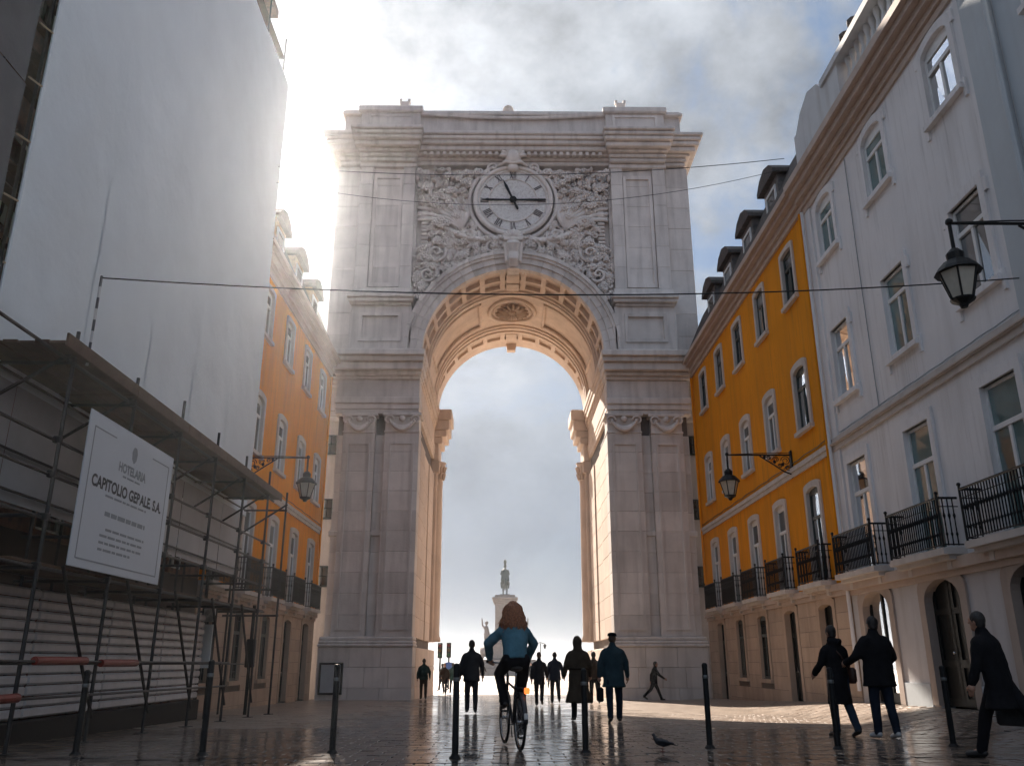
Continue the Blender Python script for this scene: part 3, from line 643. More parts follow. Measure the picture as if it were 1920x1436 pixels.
def clock_and_relief(P, F):
    cz, R0 = 23.6, 1.86
    dial = P('clock_dial', MB().lathe([(0.01, .34), (R0, .34), (R0, 0)], n=48, cap=False), mat('dial_stone', (.74, .72, .70), .7, .08, 3, c2=(.55, .52, .50)))
    for v in dial.data.vertices: x, y, z = v.co; v.co = F(x, cz + y, z)
    for rr, w, tr in ((R0 + .10, .34, .13), (R0 - .12, .36, .03), (R0 - .62, .36, .03), (R0 + .42, .22, .12)):
        obj('dial_ring', MB().tube([F(rr * math.cos(g), cz + rr * math.sin(g), w) for g in [2 * math.pi * i / 48 for i in range(48)]], tr, 6, closed=True), RELIEF, dial, smooth=True)
    def stroke(mb, g, x0, y0, x1, y1, w):      # numeral stroke, local x tangential, y radial
        t = Vector((math.cos(g), -math.sin(g))); r = Vector((math.sin(g), math.cos(g)))
        a = r * y0 + t * x0; b = r * y1 + t * x1; d = (b - a).normalized(); q = Vector((-d.y, d.x)) * w
        mb.prism([tuple(a + q), tuple(a - q), tuple(b - q), tuple(b + q)], lambda u, v, e: F(u, cz + v, e), .335, .375)
    for k, s in enumerate(('XII', 'I', 'II', 'III', 'IIII', 'V', 'VI', 'VII', 'VIII', 'IX', 'X', 'XI')):
        g = 2 * math.pi * k / 12; mb = MB(); wd = {'I': .085, 'V': .2, 'X': .2}; tot = sum(wd[c] for c in s); x = -tot / 2; lo, hi = R0 - .58, R0 - .17
        for c in s:
            m_ = x + wd[c] / 2
            if c == 'I': stroke(mb, g, m_, lo, m_, hi, .022)
            elif c == 'V': stroke(mb, g, m_ - .075, hi, m_, lo, .024); stroke(mb, g, m_ + .075, hi, m_, lo, .014)
            else: stroke(mb, g, m_ - .075, hi, m_ + .075, lo, .024); stroke(mb, g, m_ + .075, hi, m_ - .075, lo, .014)
            x += wd[c]
        obj('numeral', mb, mat('numeral_paint', (.16, .14, .14), .7), dial)
    def hand(nm, g, L_, back, w):
        mb = MB(); stroke2 = [(0, -back, w * .6), (0, L_ * .7, w), (0, L_, w * .25)]
        t = Vector((math.cos(g), -math.sin(g))); r = Vector((math.sin(g), math.cos(g)))
        pts = [(-w * .45, -back), (-w * .9, -back * .85), (-w * .5, 0), (-w, L_ * .68), (0, L_), (w, L_ * .68), (w * .5, 0), (w * .9, -back * .85), (w * .45, -back)]
        mb.prism([tuple(t * p[0] + r * p[1]) for p in pts], lambda u, v, e: F(u, cz + v, e), .40, .45); obj(nm, mb, IRON, dial)
    hand('minute_hand', R(90), 1.72, 1.55, .055); hand('hour_hand', R(-24), 1.30, .62, .07)
    obj('clock_boss', MB().blob(F(0, cz, .45), (.2, .12, .2), 12, 6), IRON, dial, smooth=True)
    ok = lambda x, z: math.hypot(x, z - cz) > 2.45 and math.hypot(x, z - ZC) > RI + 1.12 and z < 25.5 and abs(x) < 4.95
    # wings of plumes either side of the dial
    for s in (-1, 1):
        mb = MB(); root = Vector((2.72, 21.95))
        for lay, (nf, L0, w0, th0, th1) in enumerate(((15, 4.2, .02, 2, 88), (12, 3.0, .2, 4, 94), (9, 1.8, .34, 8, 98))):
            for i in range(nf):
                q0 = i / (nf - 1); th = R(th0 + (th1 - th0) * q0); Lf = L0 * (.72 + .28 * math.sin(math.pi * (.25 + .75 * q0))); pts = []; p = root.copy(); dr = th + .55
                for t in range(10):
                    pts.append(F(s * min(p.x, 4.9), min(max(p.y, 21.3), 25.62), w0 - .12 + .14 * math.sin(math.pi * t / 9)))
                    p = p + Vector((math.cos(dr), math.sin(dr))) * (Lf / 9); dr -= .105
                mb.tube(pts, [.03, .06, .085, .10, .11, .115, .115, .105, .08, .03], 6, flat=.9, up=(0, 1, 0))
        P('carved_wing', mb, RELIEF, True)
        for i in range(9):
            P('carved_bead', MB().box(X0 + s * 4.36, X0 + s * 4.74, YA - .24, YA + .02, 21.2 + i * .215, 21.34 + i * .215, .05), RELIEF)
    # dense scrollwork below the dial and in the spandrels, mirrored
    r2 = random.Random(21); mb = MB(); n = 0
    while n < 460:
        x, z = r2.uniform(.3, 4.95), r2.uniform(17.6, 25.5)
        if not ok(x, z): continue
        up_ = x > 2.5 and z > 22.1
        if up_ and r2.random() < .45: continue
        if x > 4.2 and 21.0 < z < 23.2: continue
        n += 1; kind = r2.random(); sc = r2.uniform(.12, .26) if up_ else r2.uniform(.16, .44); sg = r2.choice((-1, 1)); a = r2.uniform(0, 6.28); dp = r2.uniform(.4, .52) if up_ else r2.uniform(.12, .46); tw = r2.uniform(.8, 1.1)
        for s in (-1, 1):
            if kind < .42:
                pts = [F(s * (x + sc * (1 - t / 19) * math.cos(a + sg * t * .52)), z + sc * (1 - t / 19) * math.sin(a + sg * t * .52), -.12 + dp * (.35 + .65 * t / 16)) for t in range(17)]
                mb.tube(pts, [.034 + .03 * math.sin(math.pi * t / 16) for t in range(17)], 5)
            elif kind < .86:
                for q in range(4):
                    b = a + (q - 1.5) * .5; pts = [F(s * (x + sc * 1.25 * t / 4 * math.cos(b + .25 * t * sg)), z + sc * 1.25 * t / 4 * math.sin(b + .25 * t * sg), -.14 + 1.2 * dp * math.sin(math.pi * (t + .6) / 5)) for t in range(5)]
                    mb.tube(pts, [.03, .062, .072, .055, .015], 5)
            else:
                for q in range(6):
                    b = a + q * 1.047; mb.blob(F(s * (x + .12 * math.cos(b)), z + .12 * math.sin(b), dp), (.08, .07, .08), 6, 4)
                mb.blob(F(s * x, z, dp + .05), (.07, .08, .07), 6, 4)
    P('carved_scrollwork', mb, RELIEF, True, kind='stuff')
    # garlands, shell and royal cartouche
    for s in (-1, 1):
        g = MB(); pts = []
        for t in range(19):
            q = t / 18; pts.append(F(s * (.25 + 3.7 * q), 21.55 + .75 * q * q - .35 * math.sin(math.pi * q), .32))
        g.tube(pts, [.08 + .08 * math.sin(math.pi * t / 18) for t in range(19)], 7)
        for t in range(40):
            q = t / 39; g.blob(F(s * (.25 + 3.7 * q), 21.55 + .75 * q * q - .35 * math.sin(math.pi * q) + r2.uniform(-.14, .14), .36 + r2.uniform(0, .12)), r2.uniform(.06, .11), 6, 4)
        P('carved_garland', g, RELIEF, True)
        for k, (cx_, cz_, rr) in enumerate(((1.05, 25.55, .42), (1.75, 25.25, .36), (2.2, 21.6, .5), (1.1, 21.0, .38), (3.9, 20.6, .5), (4.3, 19.4, .42))):
            pts = [F(s * (cx_ + rr * (1 - t / 25) * math.cos(2.6 + t * .45)), cz_ + rr * (1 - t / 25) * math.sin(2.6 + t * .45), .2 + .012 * t) for t in range(23)]
            P('carved_volute', MB().tube(pts, [.09 - .002 * t for t in range(23)], 6), RELIEF, True)
        
    cr = MB(); cr.blob(F(0, 26.05, .55), (.42, .3, .5), 12, 8)
    for k in range(9):
        a = R(-80 + 20 * k); cr.tube([F(.25 * math.sin(a), 26.0 + .25 * math.cos(a), .7), F(.62 * math.sin(a), 26.0 + .62 * math.cos(a), .66), F(.74 * math.sin(a), 26.0 + .74 * math.cos(a), .5)], [.07, .11, .05], 6)
    cr.blob(F(0, 25.45, .5), (.3, .22, .24), 10, 6); cr.tube([F(-.75, 25.55, .45), F(-.4, 25.75, .6), F(0, 25.62, .68), F(.4, 25.75, .6), F(.75, 25.55, .45)], [.06, .11, .09, .11, .06], 7)
    P('crown_cartouche', cr, RELIEF, True)
    cb = MB().blob(F(0, 21.4, .3), (.5, .24, .42), 12, 8)
    for k in range(11):
        a = R(-75 + 15 * k); cb.tube([F(.2 * math.sin(a), 21.25 + .2 * math.cos(a), .5), F(.55 * math.sin(a), 21.25 + .55 * math.cos(a), .52)], [.05, .09], 6)
    P('carved_shell', cb, RELIEF, True)
build_arch()
# ---------------------------------------------------------------- street buildings
def outline(uc, hw, v0, v1, rise, ex=0.0, et=0.0, n=12):
    """open outline from bottom left round the head to bottom right"""
    p = [(uc - hw - ex, v0)]
    for i in range(n + 1):
        t = -math.cos(math.pi * i / n); p.append((uc + (hw + ex) * t, v1 + et - rise * (1 - math.sqrt(max(0, 1 - t * t)))))
    return p + [(uc + hw + ex, v0)]
def window(F, par, uc, v0, v1, hw, rise=.0, style='sash', glass=GLASS, paint=WOOD_W, stone=TRIM, trim=.15, ears=False, sill=True):
    w = MB(); d = -.05
    if glass is GLASS and rnd.random() < .22: glass = GLASS_C
    elif glass is GLASS_T and rnd.random() < .2: glass = GLASS
    def bar(a, b, c, e, t=.05, dd=d):
        q = [F(x, y, z) for x in (a, b) for y in (c, e) for z in (dd - t, dd)]; xs = [p[0] for p in q]; ys = [p[1] for p in q]; zs = [p[2] for p in q]
        w.box(min(xs), max(xs), min(ys), max(ys), min(zs), max(zs), .008)
    tr = v1 - (v1 - v0) * .30 - (rise * .4); fw = .07
    bar(uc - hw, uc - hw + fw, v0, v1); bar(uc + hw - fw, uc + hw, v0, v1); bar(uc - hw + fw + .001, uc + hw - fw - .001, v0, v0 + fw)
    bar(uc - hw + fw + .001, uc + hw - fw - .001, v1 - fw - rise * .9, v1); bar(uc - hw + fw + .001, uc + hw - fw - .001, tr - .05, tr + .05, .07, d + .02)
    bar(uc - .045, uc + .045, v0 + fw + .001, tr - .051, .06, d + .01)
    o = obj('window', w, paint, par)
    for a, b, c, e in ((uc - hw + fw, uc + hw - fw, tr + .05, v1 - fw - rise * .5), (uc - hw + fw, uc - .045, v0 + fw, tr - .05), (uc + .045, uc + hw - fw, v0 + fw, tr - .05)):
        k = [rnd.gauss(0, .006) for _ in range(4)]
        obj('pane', MB().quad(F(a, c, d - .03 + k[0]), F(b, c, d - .03 + k[1]), F(b, e, d - .03 + k[2]), F(a, e, d - .03 + k[3])), glass, o)
    if trim:
        s = MB().ring(outline(uc, hw - .01, v0 - .02, v1, rise), outline(uc, hw, v0 - .02, v1, rise, trim, trim * 1.25), F, -.2, .055)
        if ears:
            for q in (-1, 1):
                for a, b in ((v0 - .34, v0 + .06), (v1 - .25, v1 + .02)):
                    s.prism([(uc + q * (hw + trim), a), (uc + q * (hw + trim + .09), a), (uc + q * (hw + trim + .09), b), (uc + q * (hw + trim), b)], F, 0, .05)
        obj('surround', s, stone, o)
    if sill: obj('sill', MB().prism([(uc - hw - trim - .04, v0 - .14), (uc + hw + trim + .04, v0 - .14), (uc + hw + trim + .04, v0 - .02), (uc - hw - trim - .04, v0 - .02)], F, -.16, .13), stone, o)
    return o
def door(F, par, uc, v0, v1, hw, rise, glassy=False, m=DOORM, stone=TRIM, trim=.2):
    base = MB(); o = None
    d = -.13
    if glassy:
        w = MB()
        for a, b in ((uc - hw, uc - hw + .07), (uc + hw - .07, uc + hw), (uc - .04, uc + .04)): w.prism([(a, v0), (b, v0), (b, v1), (a, v1)], F, d - .05, d)
        w.prism([(uc - hw, v0), (uc + hw, v0), (uc + hw, v0 + .22), (uc - hw, v0 + .22)], F, d - .04, d + .01)
        o = obj('door', w, IRON, par)
        for a, b in ((uc - hw + .07, uc - .04), (uc + .04, uc + hw - .07)): obj('pane', MB().quad(F(a, v0 + .2, d - .03), F(b, v0 + .2, d - .03), F(b, v1, d - .03), F(a, v1, d - .03)), GLASS_M, o)
    else:
        o = obj('door', MB().prism([(uc - hw, v0), (uc + hw, v0), (uc + hw, v1), (uc - hw, v1)], F, d - .1, d - .03), m, par)
        for s in (-1, 1):
            a, b = uc + s * .02, uc + s * (hw - .02)
            us = [min(a, b), min(a, b) + .1, max(a, b) - .1, max(a, b)]; hh = v1 - v0; vs = [v0, v0 + .15, v0 + .3 * hh, v0 + .36 * hh, v0 + .72 * hh, v0 + .77 * hh, v1]
            obj('door_leaf', MB().step(us, vs, lambda i, j: d - .035 if i == 1 and j in (1, 3, 5) else d, F, 0), m, o)
        obj('door_handle', MB().blob(F(uc + .07, v0 + 1.02, d + .04), .03, 8, 6), CHROME, o)
    obj('surround', MB().ring(outline(uc, hw - .01, v0, v1, rise), outline(uc, hw, v0, v1, rise, trim, trim), F, -.3, .05), stone, o)
    return o
BAL = {}
def balcony(F, par, uc, z, half, dep=.55, hgt=1.0, step_=.105):
    if 'm' not in BAL:
        BAL['m'] = MB().lathe([(.015, 0), (.015, .18), (.028, .22), (.015, .26), (.015, .52), (.032, .58), (.015, .64), (.015, .93)], n=6).mesh('baluster'); BAL['m'].materials.append(IRON)
    b = MB().prism([(uc - half, z - .13), (uc + half, z - .13), (uc + half, z), (uc - half, z)], F, 0, dep)
    b.prism([(uc - half + .06, z - .22), (uc + half - .06, z - .22), (uc + half - .06, z - .131), (uc - half + .06, z - .131)], F, 0, dep - .12)
    for s in (-.7, .7): b.prism([(uc + s * half - .08, z - .38), (uc + s * half + .08, z - .38), (uc + s * half + .08, z - .221), (uc + s * half - .08, z - .221)], F, 0, dep - .25)
    o = obj('balcony', b, TRIM, par)
    r = MB(); a, c, w = uc - half + .04, uc + half - .04, dep - .04
    for zz, t in ((z + .97, .025), (z + .06, .014), (z + .80, .010)):
        r.tube([F(a, zz, .02), F(a, zz, w), F(c, zz, w), F(c, zz, .02)], t, 6)
    for u in (a, c): r.tube([F(u, z, w), F(u, z + 1.03, w)], .024, 6); r.blob(F(u, z + 1.06, w), .04, 7, 5)
    obj('railing', r, IRON, o)
    n = max(3, int((c - a) / step_))
    for i in range(1, n): p = F(a + (c - a) * i / n, z + .04, w); obj('baluster', BAL['m'], None, o, p)
    for k in range(1, 4):
        for u in (a, c): p = F(u, z + .04, .02 + (w - .02) * k / 4); obj('baluster', BAL['m'], None, o, p)
    return o
def facade(F, par, u0, u1, v0, v1, holes, m, name='wall', rev=.2, thick=0.0):
    us = sorted({u0, u1, *(h[0] for h in holes), *(h[1] for h in holes)}); vs = sorted({v0, v1, *(h[2] for h in holes), *(h[3] for h in holes)})
    us = [u for u in us if u0 <= u <= u1]; vs = [v for v in vs if v0 <= v <= v1]
    def dep(i, j):
        cu, cv = (us[i] + us[i + 1]) / 2, (vs[j] + vs[j + 1]) / 2
        for h in holes:
            if h[0] < cu < h[1] and h[2] < cv < h[3]: return None
        return 0.0
    return obj(name, MB().step(us, vs, dep, F, rev), m, par)
def band(F, par, name, u0, u1, steps, m):
    for z0, z1, w in steps: obj(name, MB().prism([(u0, z0 + .002), (u1, z0 + .002), (u1, z1 - .002), (u0, z1 - .002)], F, -.12, w), m, par)
def rustic(F, par, u0, u1, zf, holes, z1=2.55, m=PLINTH):
    """ground floor of separate stone courses round the openings"""
    z = z1; h = .42; k = 0
    zb = zf((u0 + u1) / 2) - .5
    while z > zb:
        a = max(z - h, zb); cuts = [u0]
        blk = sorted((x[0], x[1]) for x in holes if x[2] < z - .02 and x[3] > a + .02)
        segs = []; c = u0
        for p, q in blk:
            if p - .2 > c: segs.append((c, p - .2))
            c = max(c, q + .2)
        if c < u1: segs.append((c, u1))
        for p, q in segs:
            n = max(1, round((q - p) / .95))
            for i in range(n):
                x0, x1 = p + (q - p) * i / n, p + (q - p) * (i + 1) / n
                obj('stone_block', MB().prism([(x0 + .006, a + .006), (x1 - .006, a + .006), (x1 - .006, z - .006), (x0 + .006, z - .006)], F, -.1, .03 + rnd.uniform(-.004, .004)), m, par)
        z = a; k += 1
def ochre_house(F, side, u0, u1, bays, label, doors, bev):
    X = XR if side > 0 else XL
    B = thing('ochre_house', (X, (u0 + u1) / 2, gz(0, (u0 + u1) / 2)), label, 'building', 'ochre houses facing each other beside the arch')
    hs, hg = [], []
    for b in bays:
        hs += [(b - .52, b + .52, 11.6, 13.3), (b - .52, b + .52, 7.5, 9.4), (b - .52, b + .52, 3.0, 5.7)]
        hg.append((b - .55, b + .55, gz(0, b) - .5 if b in doors else .35, 2.4))
    facade(F, B, u0, u1, 2.8, 13.9, hs, OCHRE); facade(F, B, u0, u1, -1.2, 2.8, hg, MORTAR, 'ground_floor_wall', .26)
    rustic(F, B, u0, u1, lambda u: gz(0, u), hg)
    obj('wall_core', MB().prism([(u0, -1.2), (u1, -1.2), (u1, 14.2), (u0, 14.2)], F, -9, -.5), MORTAR, B)
    band(F, B, 'string_course', u0, u1, ((6.30, 6.44, .06), (6.44, 6.58, .10)), TRIM)
    band(F, B, 'string_course', u0, u1, ((2.55, 2.68, .08), (2.68, 2.86, .16)), CORAL)
    band(F, B, 'cornice', u0, u1, ((13.75, 13.95, .08), (13.95, 14.15, .18), (14.15, 14.3, .36), (14.3, 14.5, .5)), CORAL)
    for b in bays:
        window(F, B, b, 11.6, 13.3, .5, .08, paint=WOOD_D if side > 0 else WOOD_W, trim=.13, glass=GLASS)
        gl = GLASS_M if side > 0 and b == bays[0] else GLASS
        window(F, B, b, 7.5, 9.4, .5, .16, paint=WOOD_D if gl is GLASS_M else WOOD_W, trim=.16, glass=gl)
        window(F, B, b, 3.0, 5.7, .5, .12, paint=WOOD_D if gl is GLASS_M else WOOD_W, trim=.15, sill=False, glass=gl)
        balcony(F, B, b, 2.98, .95, .42, .9, .11)
        if b in doors: door(F, B, b, gz(0, b) + .05, 2.4, .53, .12, m=DOORM, stone=PLINTH, trim=.19)
        else:
            o = window(F, B, b, .35, 2.4, .5, .1, paint=WOOD_D, stone=PLINTH, trim=.17)
            g = MB()
            for i in range(6): u = b - .42 + .168 * i; g.tube([F(u, .38, -.06), F(u, 2.34, -.06)], .011, 5)
            for zz in (.6, 1.35, 2.1): g.tube([F(b - .48, zz, -.06), F(b + .48, zz, -.06)], .011, 5)
            obj('window_grille', g, IRON, o)
    for u in (u0 + .16, u1 - .25): obj('downpipe', MB().tube([F(u, 13.7, .1), F(u, 2.9, .09)], .045, 8), OCHRE, B)
    obj('cable', MB().tube([F(u0 + (u1 - u0) * t / 30, 6.72 + .02 * math.sin(t * 2.1), .04) for t in range(31)], .012, 5), INK, B)
    # mansard with dormers
    G = F
    obj('roof', MB().prism([(-.42, 14.5), (-.30, 14.62), (.75, 17.0), (2.6, 18.4), (8.8, 15), (8.8, 14.2), (-.1, 14.2)], lambda p, q, d: F(d, q, -p), u0, u1), TILE, B)
    rf = B
    dn = [(bays[i] + bays[i + 1]) / 2 for i in range(len(bays) - 1)] + [bays[0] - (bays[1] - bays[0]) / 2, bays[-1] + 1.5]
    for b in dn:
        if not (u0 + .7 < b < u1 - .7): continue
        dm = obj('dormer', MB().prism([(b - .72, 14.7), (b + .72, 14.7), (b + .72, 16.7), (b - .72, 16.7)], F, -2.2, -.28), mat('amber_dormer_render', (.42, .27, .15), .85, .2, 2, c2=(.25, .16, .1)) if side < 0 else mat('dark_dormer_stone', (.17, .155, .145), .85, .25, 2, c2=(.09, .085, .08)), B)
        obj('dormer_roof', MB().prism([(b - .92, 16.66), (b - .92, 16.8), (b - .55, 17.12), (b, 17.28), (b + .55, 17.12), (b + .92, 16.8), (b + .92, 16.66)], F, -2.6, -.08), TILE, dm)
        obj('pane', MB().prism([(b - .42, 15.1), (b + .42, 15.1), (b + .42, 16.3), (b - .42, 16.3)], F, -.3, -.262), GLASS, dm)
        obj('window_frame', MB().ring([(b - .42, 15.1), (b - .42, 16.3), (b + .42, 16.3), (b + .42, 15.1), (b - .42, 15.1)], [(b - .52, 15.0), (b - .52, 16.4), (b + .52, 16.4), (b + .52, 15.0), (b - .52, 15.0)], F, -.29, -.23), WOOD_W, dm)
    return B
RB = [24.15, 27.2, 30.2, 33.1, 36.0]
ochre_house(FR, 1, 22.32, 38.2, RB, 'ochre house with dark dormers and iron balconies next to the white house', (24.15, 27.2, 36.0), 0)
LB = [24.3, 27.3, 30.35, 33.45, 36.5]
ochre_house(FL, -1, 23.4, 38.2, LB, 'ochre house half hidden behind the white scaffold sheet', (33.45, 36.5), 0)

def white_house():
    F = FR; u0, u1 = 12.5, 22.30; bays = [14.45, 17.65, 20.88]
    B = thing('white_house', (XR, 17.4, gz(8.9, 17.4)), 'white rendered house with arched ground floor doors and three iron balconies', 'building')
    hs = []; hg = []
    for b in bays:
        hs += [(b - .58, b + .58, 11.66, 13.35), (b - .58, b + .58, 7.55, 9.48), (b - .6, b + .6, 3.05, 5.78)]; hg.append((b - .76, b + .76, gz(9, b) - .4, 2.5))
    facade(F, B, u0, u1, 2.75, 13.8, hs, WHITE_R); facade(F, B, u0, u1, -1.0, 2.75, hg, mat('grey_white_render', (.52, .51, .52), .75, .1, .7, .25, 10, c2=(.30, .28, .27), streak=.5), 'ground_floor_wall', .3)
    obj('wall_core', MB().prism([(u0, -1), (u1, -1), (u1, 14.3), (u0, 14.3)], F, -9, -.5), MORTAR, B)
    band(F, B, 'string_course', u0, u1, ((6.28, 6.42, .07), (6.42, 6.5, .13), (6.5, 6.62, .08)), TRIM); obj('string_course', MB().prism([(u0, 6.44), (u1, 6.44), (u1, 6.47), (u0, 6.47)], F, 0, .15), CORAL, B)
    band(F, B, 'string_course', u0, u1, ((2.5, 2.62, .08), (2.62, 2.84, .2)), CORAL)
    band(F, B, 'cornice', u0, u1, ((13.55, 13.75, .06), (13.75, 13.92, .12), (13.92, 14.1, .26), (14.1, 14.28, .42), (14.28, 14.5, .56)), CORAL)
    obj('pilaster', MB().prism([(12.52, -1), (13.35, -1), (13.35, 13.55), (12.52, 13.55)], F, -.2, .09), GREY_R, B)
    obj('pilaster', MB().prism([(21.82, 2.85), (22.28, 2.85), (22.28, 13.54), (21.82, 13.54)], F, -.2, .05), WHITE_R, B)
    for b in bays:
        window(F, B, b, 11.66, 13.35, .56, .24, trim=.15, glass=GLASS_M if b == bays[0] else GLASS_T, stone=WHITE_R, ears=True)
        window(F, B, b, 7.55, 9.48, .56, .0, trim=.16, glass=GLASS_M if b == bays[2] else GLASS_T, stone=WHITE_R, ears=True)
        window(F, B, b, 3.05, 5.78, .58, .0, trim=.17, glass=GLASS_M if b == bays[2] else GLASS_T, stone=WHITE_R, sill=False)
        balcony(F, B, b, 3.0, 1.2, .46, 1.0, .092)
        door(F, B, b, gz(9, b) + .04, 2.5, .74, .42, glassy=(b == bays[2]), stone=mat('door_stone', (.40, .33, .285), .75, .12, 1.3, c2=(.24, .19, .16), streak=.4), trim=.24)
    for k, u in enumerate((16.05, 19.3)): obj('plinth_slab', MB().prism([(u - .62, -.6), (u + .62, -.6), (u + .62, .45), (u - .62, .45)], F, -.1, .035), GREY_R, B)
    obj('cable', MB().tube([F(13.4 + 8.3 * t / 30, 6.70 + .008 * math.sin(t * 1.7), .03) for t in range(31)], .012, 5), INK2, B)
    obj('cable', MB().tube([F(19.22, 6.7, .03), F(19.24, 9.9, .03), F(19.2, 13.5, .03)], .012, 5), INK2, B)
    obj('downpipe', MB().tube([F(22.2, 13.6, .13), F(22.2, .2, .13)], .05, 8), WHITE_R, B)
    # parapet: solid dies and open balustrade
    PW = mat('parapet_white', (.58, .60, .61), .75, .1, .8, c2=(.36, .35, .33), streak=.5)
    obj('parapet', MB().prism([(u0, 14.5), (u1, 14.5), (u1, 15.05), (u0, 15.05)], F, -.5, .1), PW, B)
    for a, b in ((12.6, 14.2), (18.85, 22.28)): obj('parapet', MB().prism([(a, 15.05), (b, 15.05), (b, 16.25), (a, 16.25)], F, -.45, .05), PW, B)
    obj('parapet', MB().prism([(19.9, 16.25), (20.3, 16.7), (21.0, 16.95), (21.7, 16.7), (22.2, 16.25)], F, -.42, .03), PW, B)
    obj('coping', MB().prism([(u0, 16.25), (19.88, 16.25), (19.88, 16.45), (u0, 16.45)], F, -.52, .12), PW, B)
    pm = MB().lathe([(.10, 0), (.10, .08), (.06, .14), (.11, .38), (.11, .5), (.05, .85), (.08, 1.0), (.10, 1.08), (.10, 1.2)], n=8).mesh('parapet_baluster'); pm.materials.append(PW)
    u = 14.42
    while u < 18.7: obj('parapet_baluster', pm, None, B, F(u, 15.05, -.2)); u += .30
    for u in (18.2, 18.75): obj('chimney_pot', MB().lathe([(.16, 0), (.14, .5), (.2, .55), (.2, .65)], F(u, 16.45, -.3), 8), TILE, B)
    obj('roof', MB().prism([(.6, 14.4), (.6, 15.2), (5, 18.2), (9, 15.2), (9, 14.4)], lambda p, q, d: F(d, q, -p), u0, u1), TILE_R, B)
    at = obj('attic', MB().prism([(12.6, 14.5), (17.3, 14.5), (17.3, 17.4), (12.6, 17.4)], F, -4.5, -.75), PW, B)
    obj('attic_roof', MB().prism([(.35, 17.35), (.35, 17.5), (2.6, 18.9), (5, 17.5), (5, 17.35)], lambda p, q, d: F(d, q, -p), 12.3, 17.7), TILE_R, at)
    for u in (14.0, 16.0): obj('attic_window', MB().prism([(u - .4, 15.5), (u + .4, 15.5), (u + .4, 16.9), (u - .4, 16.9)], F, -.8, -.735), GLASS, at)
white_house()
def grey_house():
    F = FR; B = thing('grey_house', (XR, 8, gz(8.9, 8)), 'blue grey rendered house wall adjoining the white house', 'building')
    bays = [5.2, 8.4, 11.0]; hs = [(b - .55, b + .55, a, c) for b in bays for a, c in ((11.6, 13.4), (7.5, 9.4), (3.0, 5.7))]; hs = [h for h in hs if h[1] < 12]
    Fg = lambda u, v, w: F(u, v, w + .03)
    facade(Fg, B, -2, 12.46, -1, 16.5, hs, GREY_R); obj('wall_core', MB().prism([(-2, -1), (12.45, -1), (12.45, 16.8), (-2, 16.8)], F, -9, -.5), MORTAR, B)
    for h in hs: window(Fg, B, (h[0] + h[1]) / 2, h[2], h[3], .53, .1, trim=.15, stone=WHITE_R)
    band(F, B, 'cornice', -2, 12.46, ((16.3, 16.5, .2), (16.5, 16.8, .45)), TRIM)
    obj('roof', MB().prism([(-.3, 16.8), (4.5, 19), (9, 16.8)], lambda p, q, d: F(d, q, -p), -2, 12.45), TILE_R, B)
    obj('downpipe', MB().tube([F(12.5, 16.2, .14), F(12.5, 0, .14)], .055, 8), GREY_R, B)
grey_house()

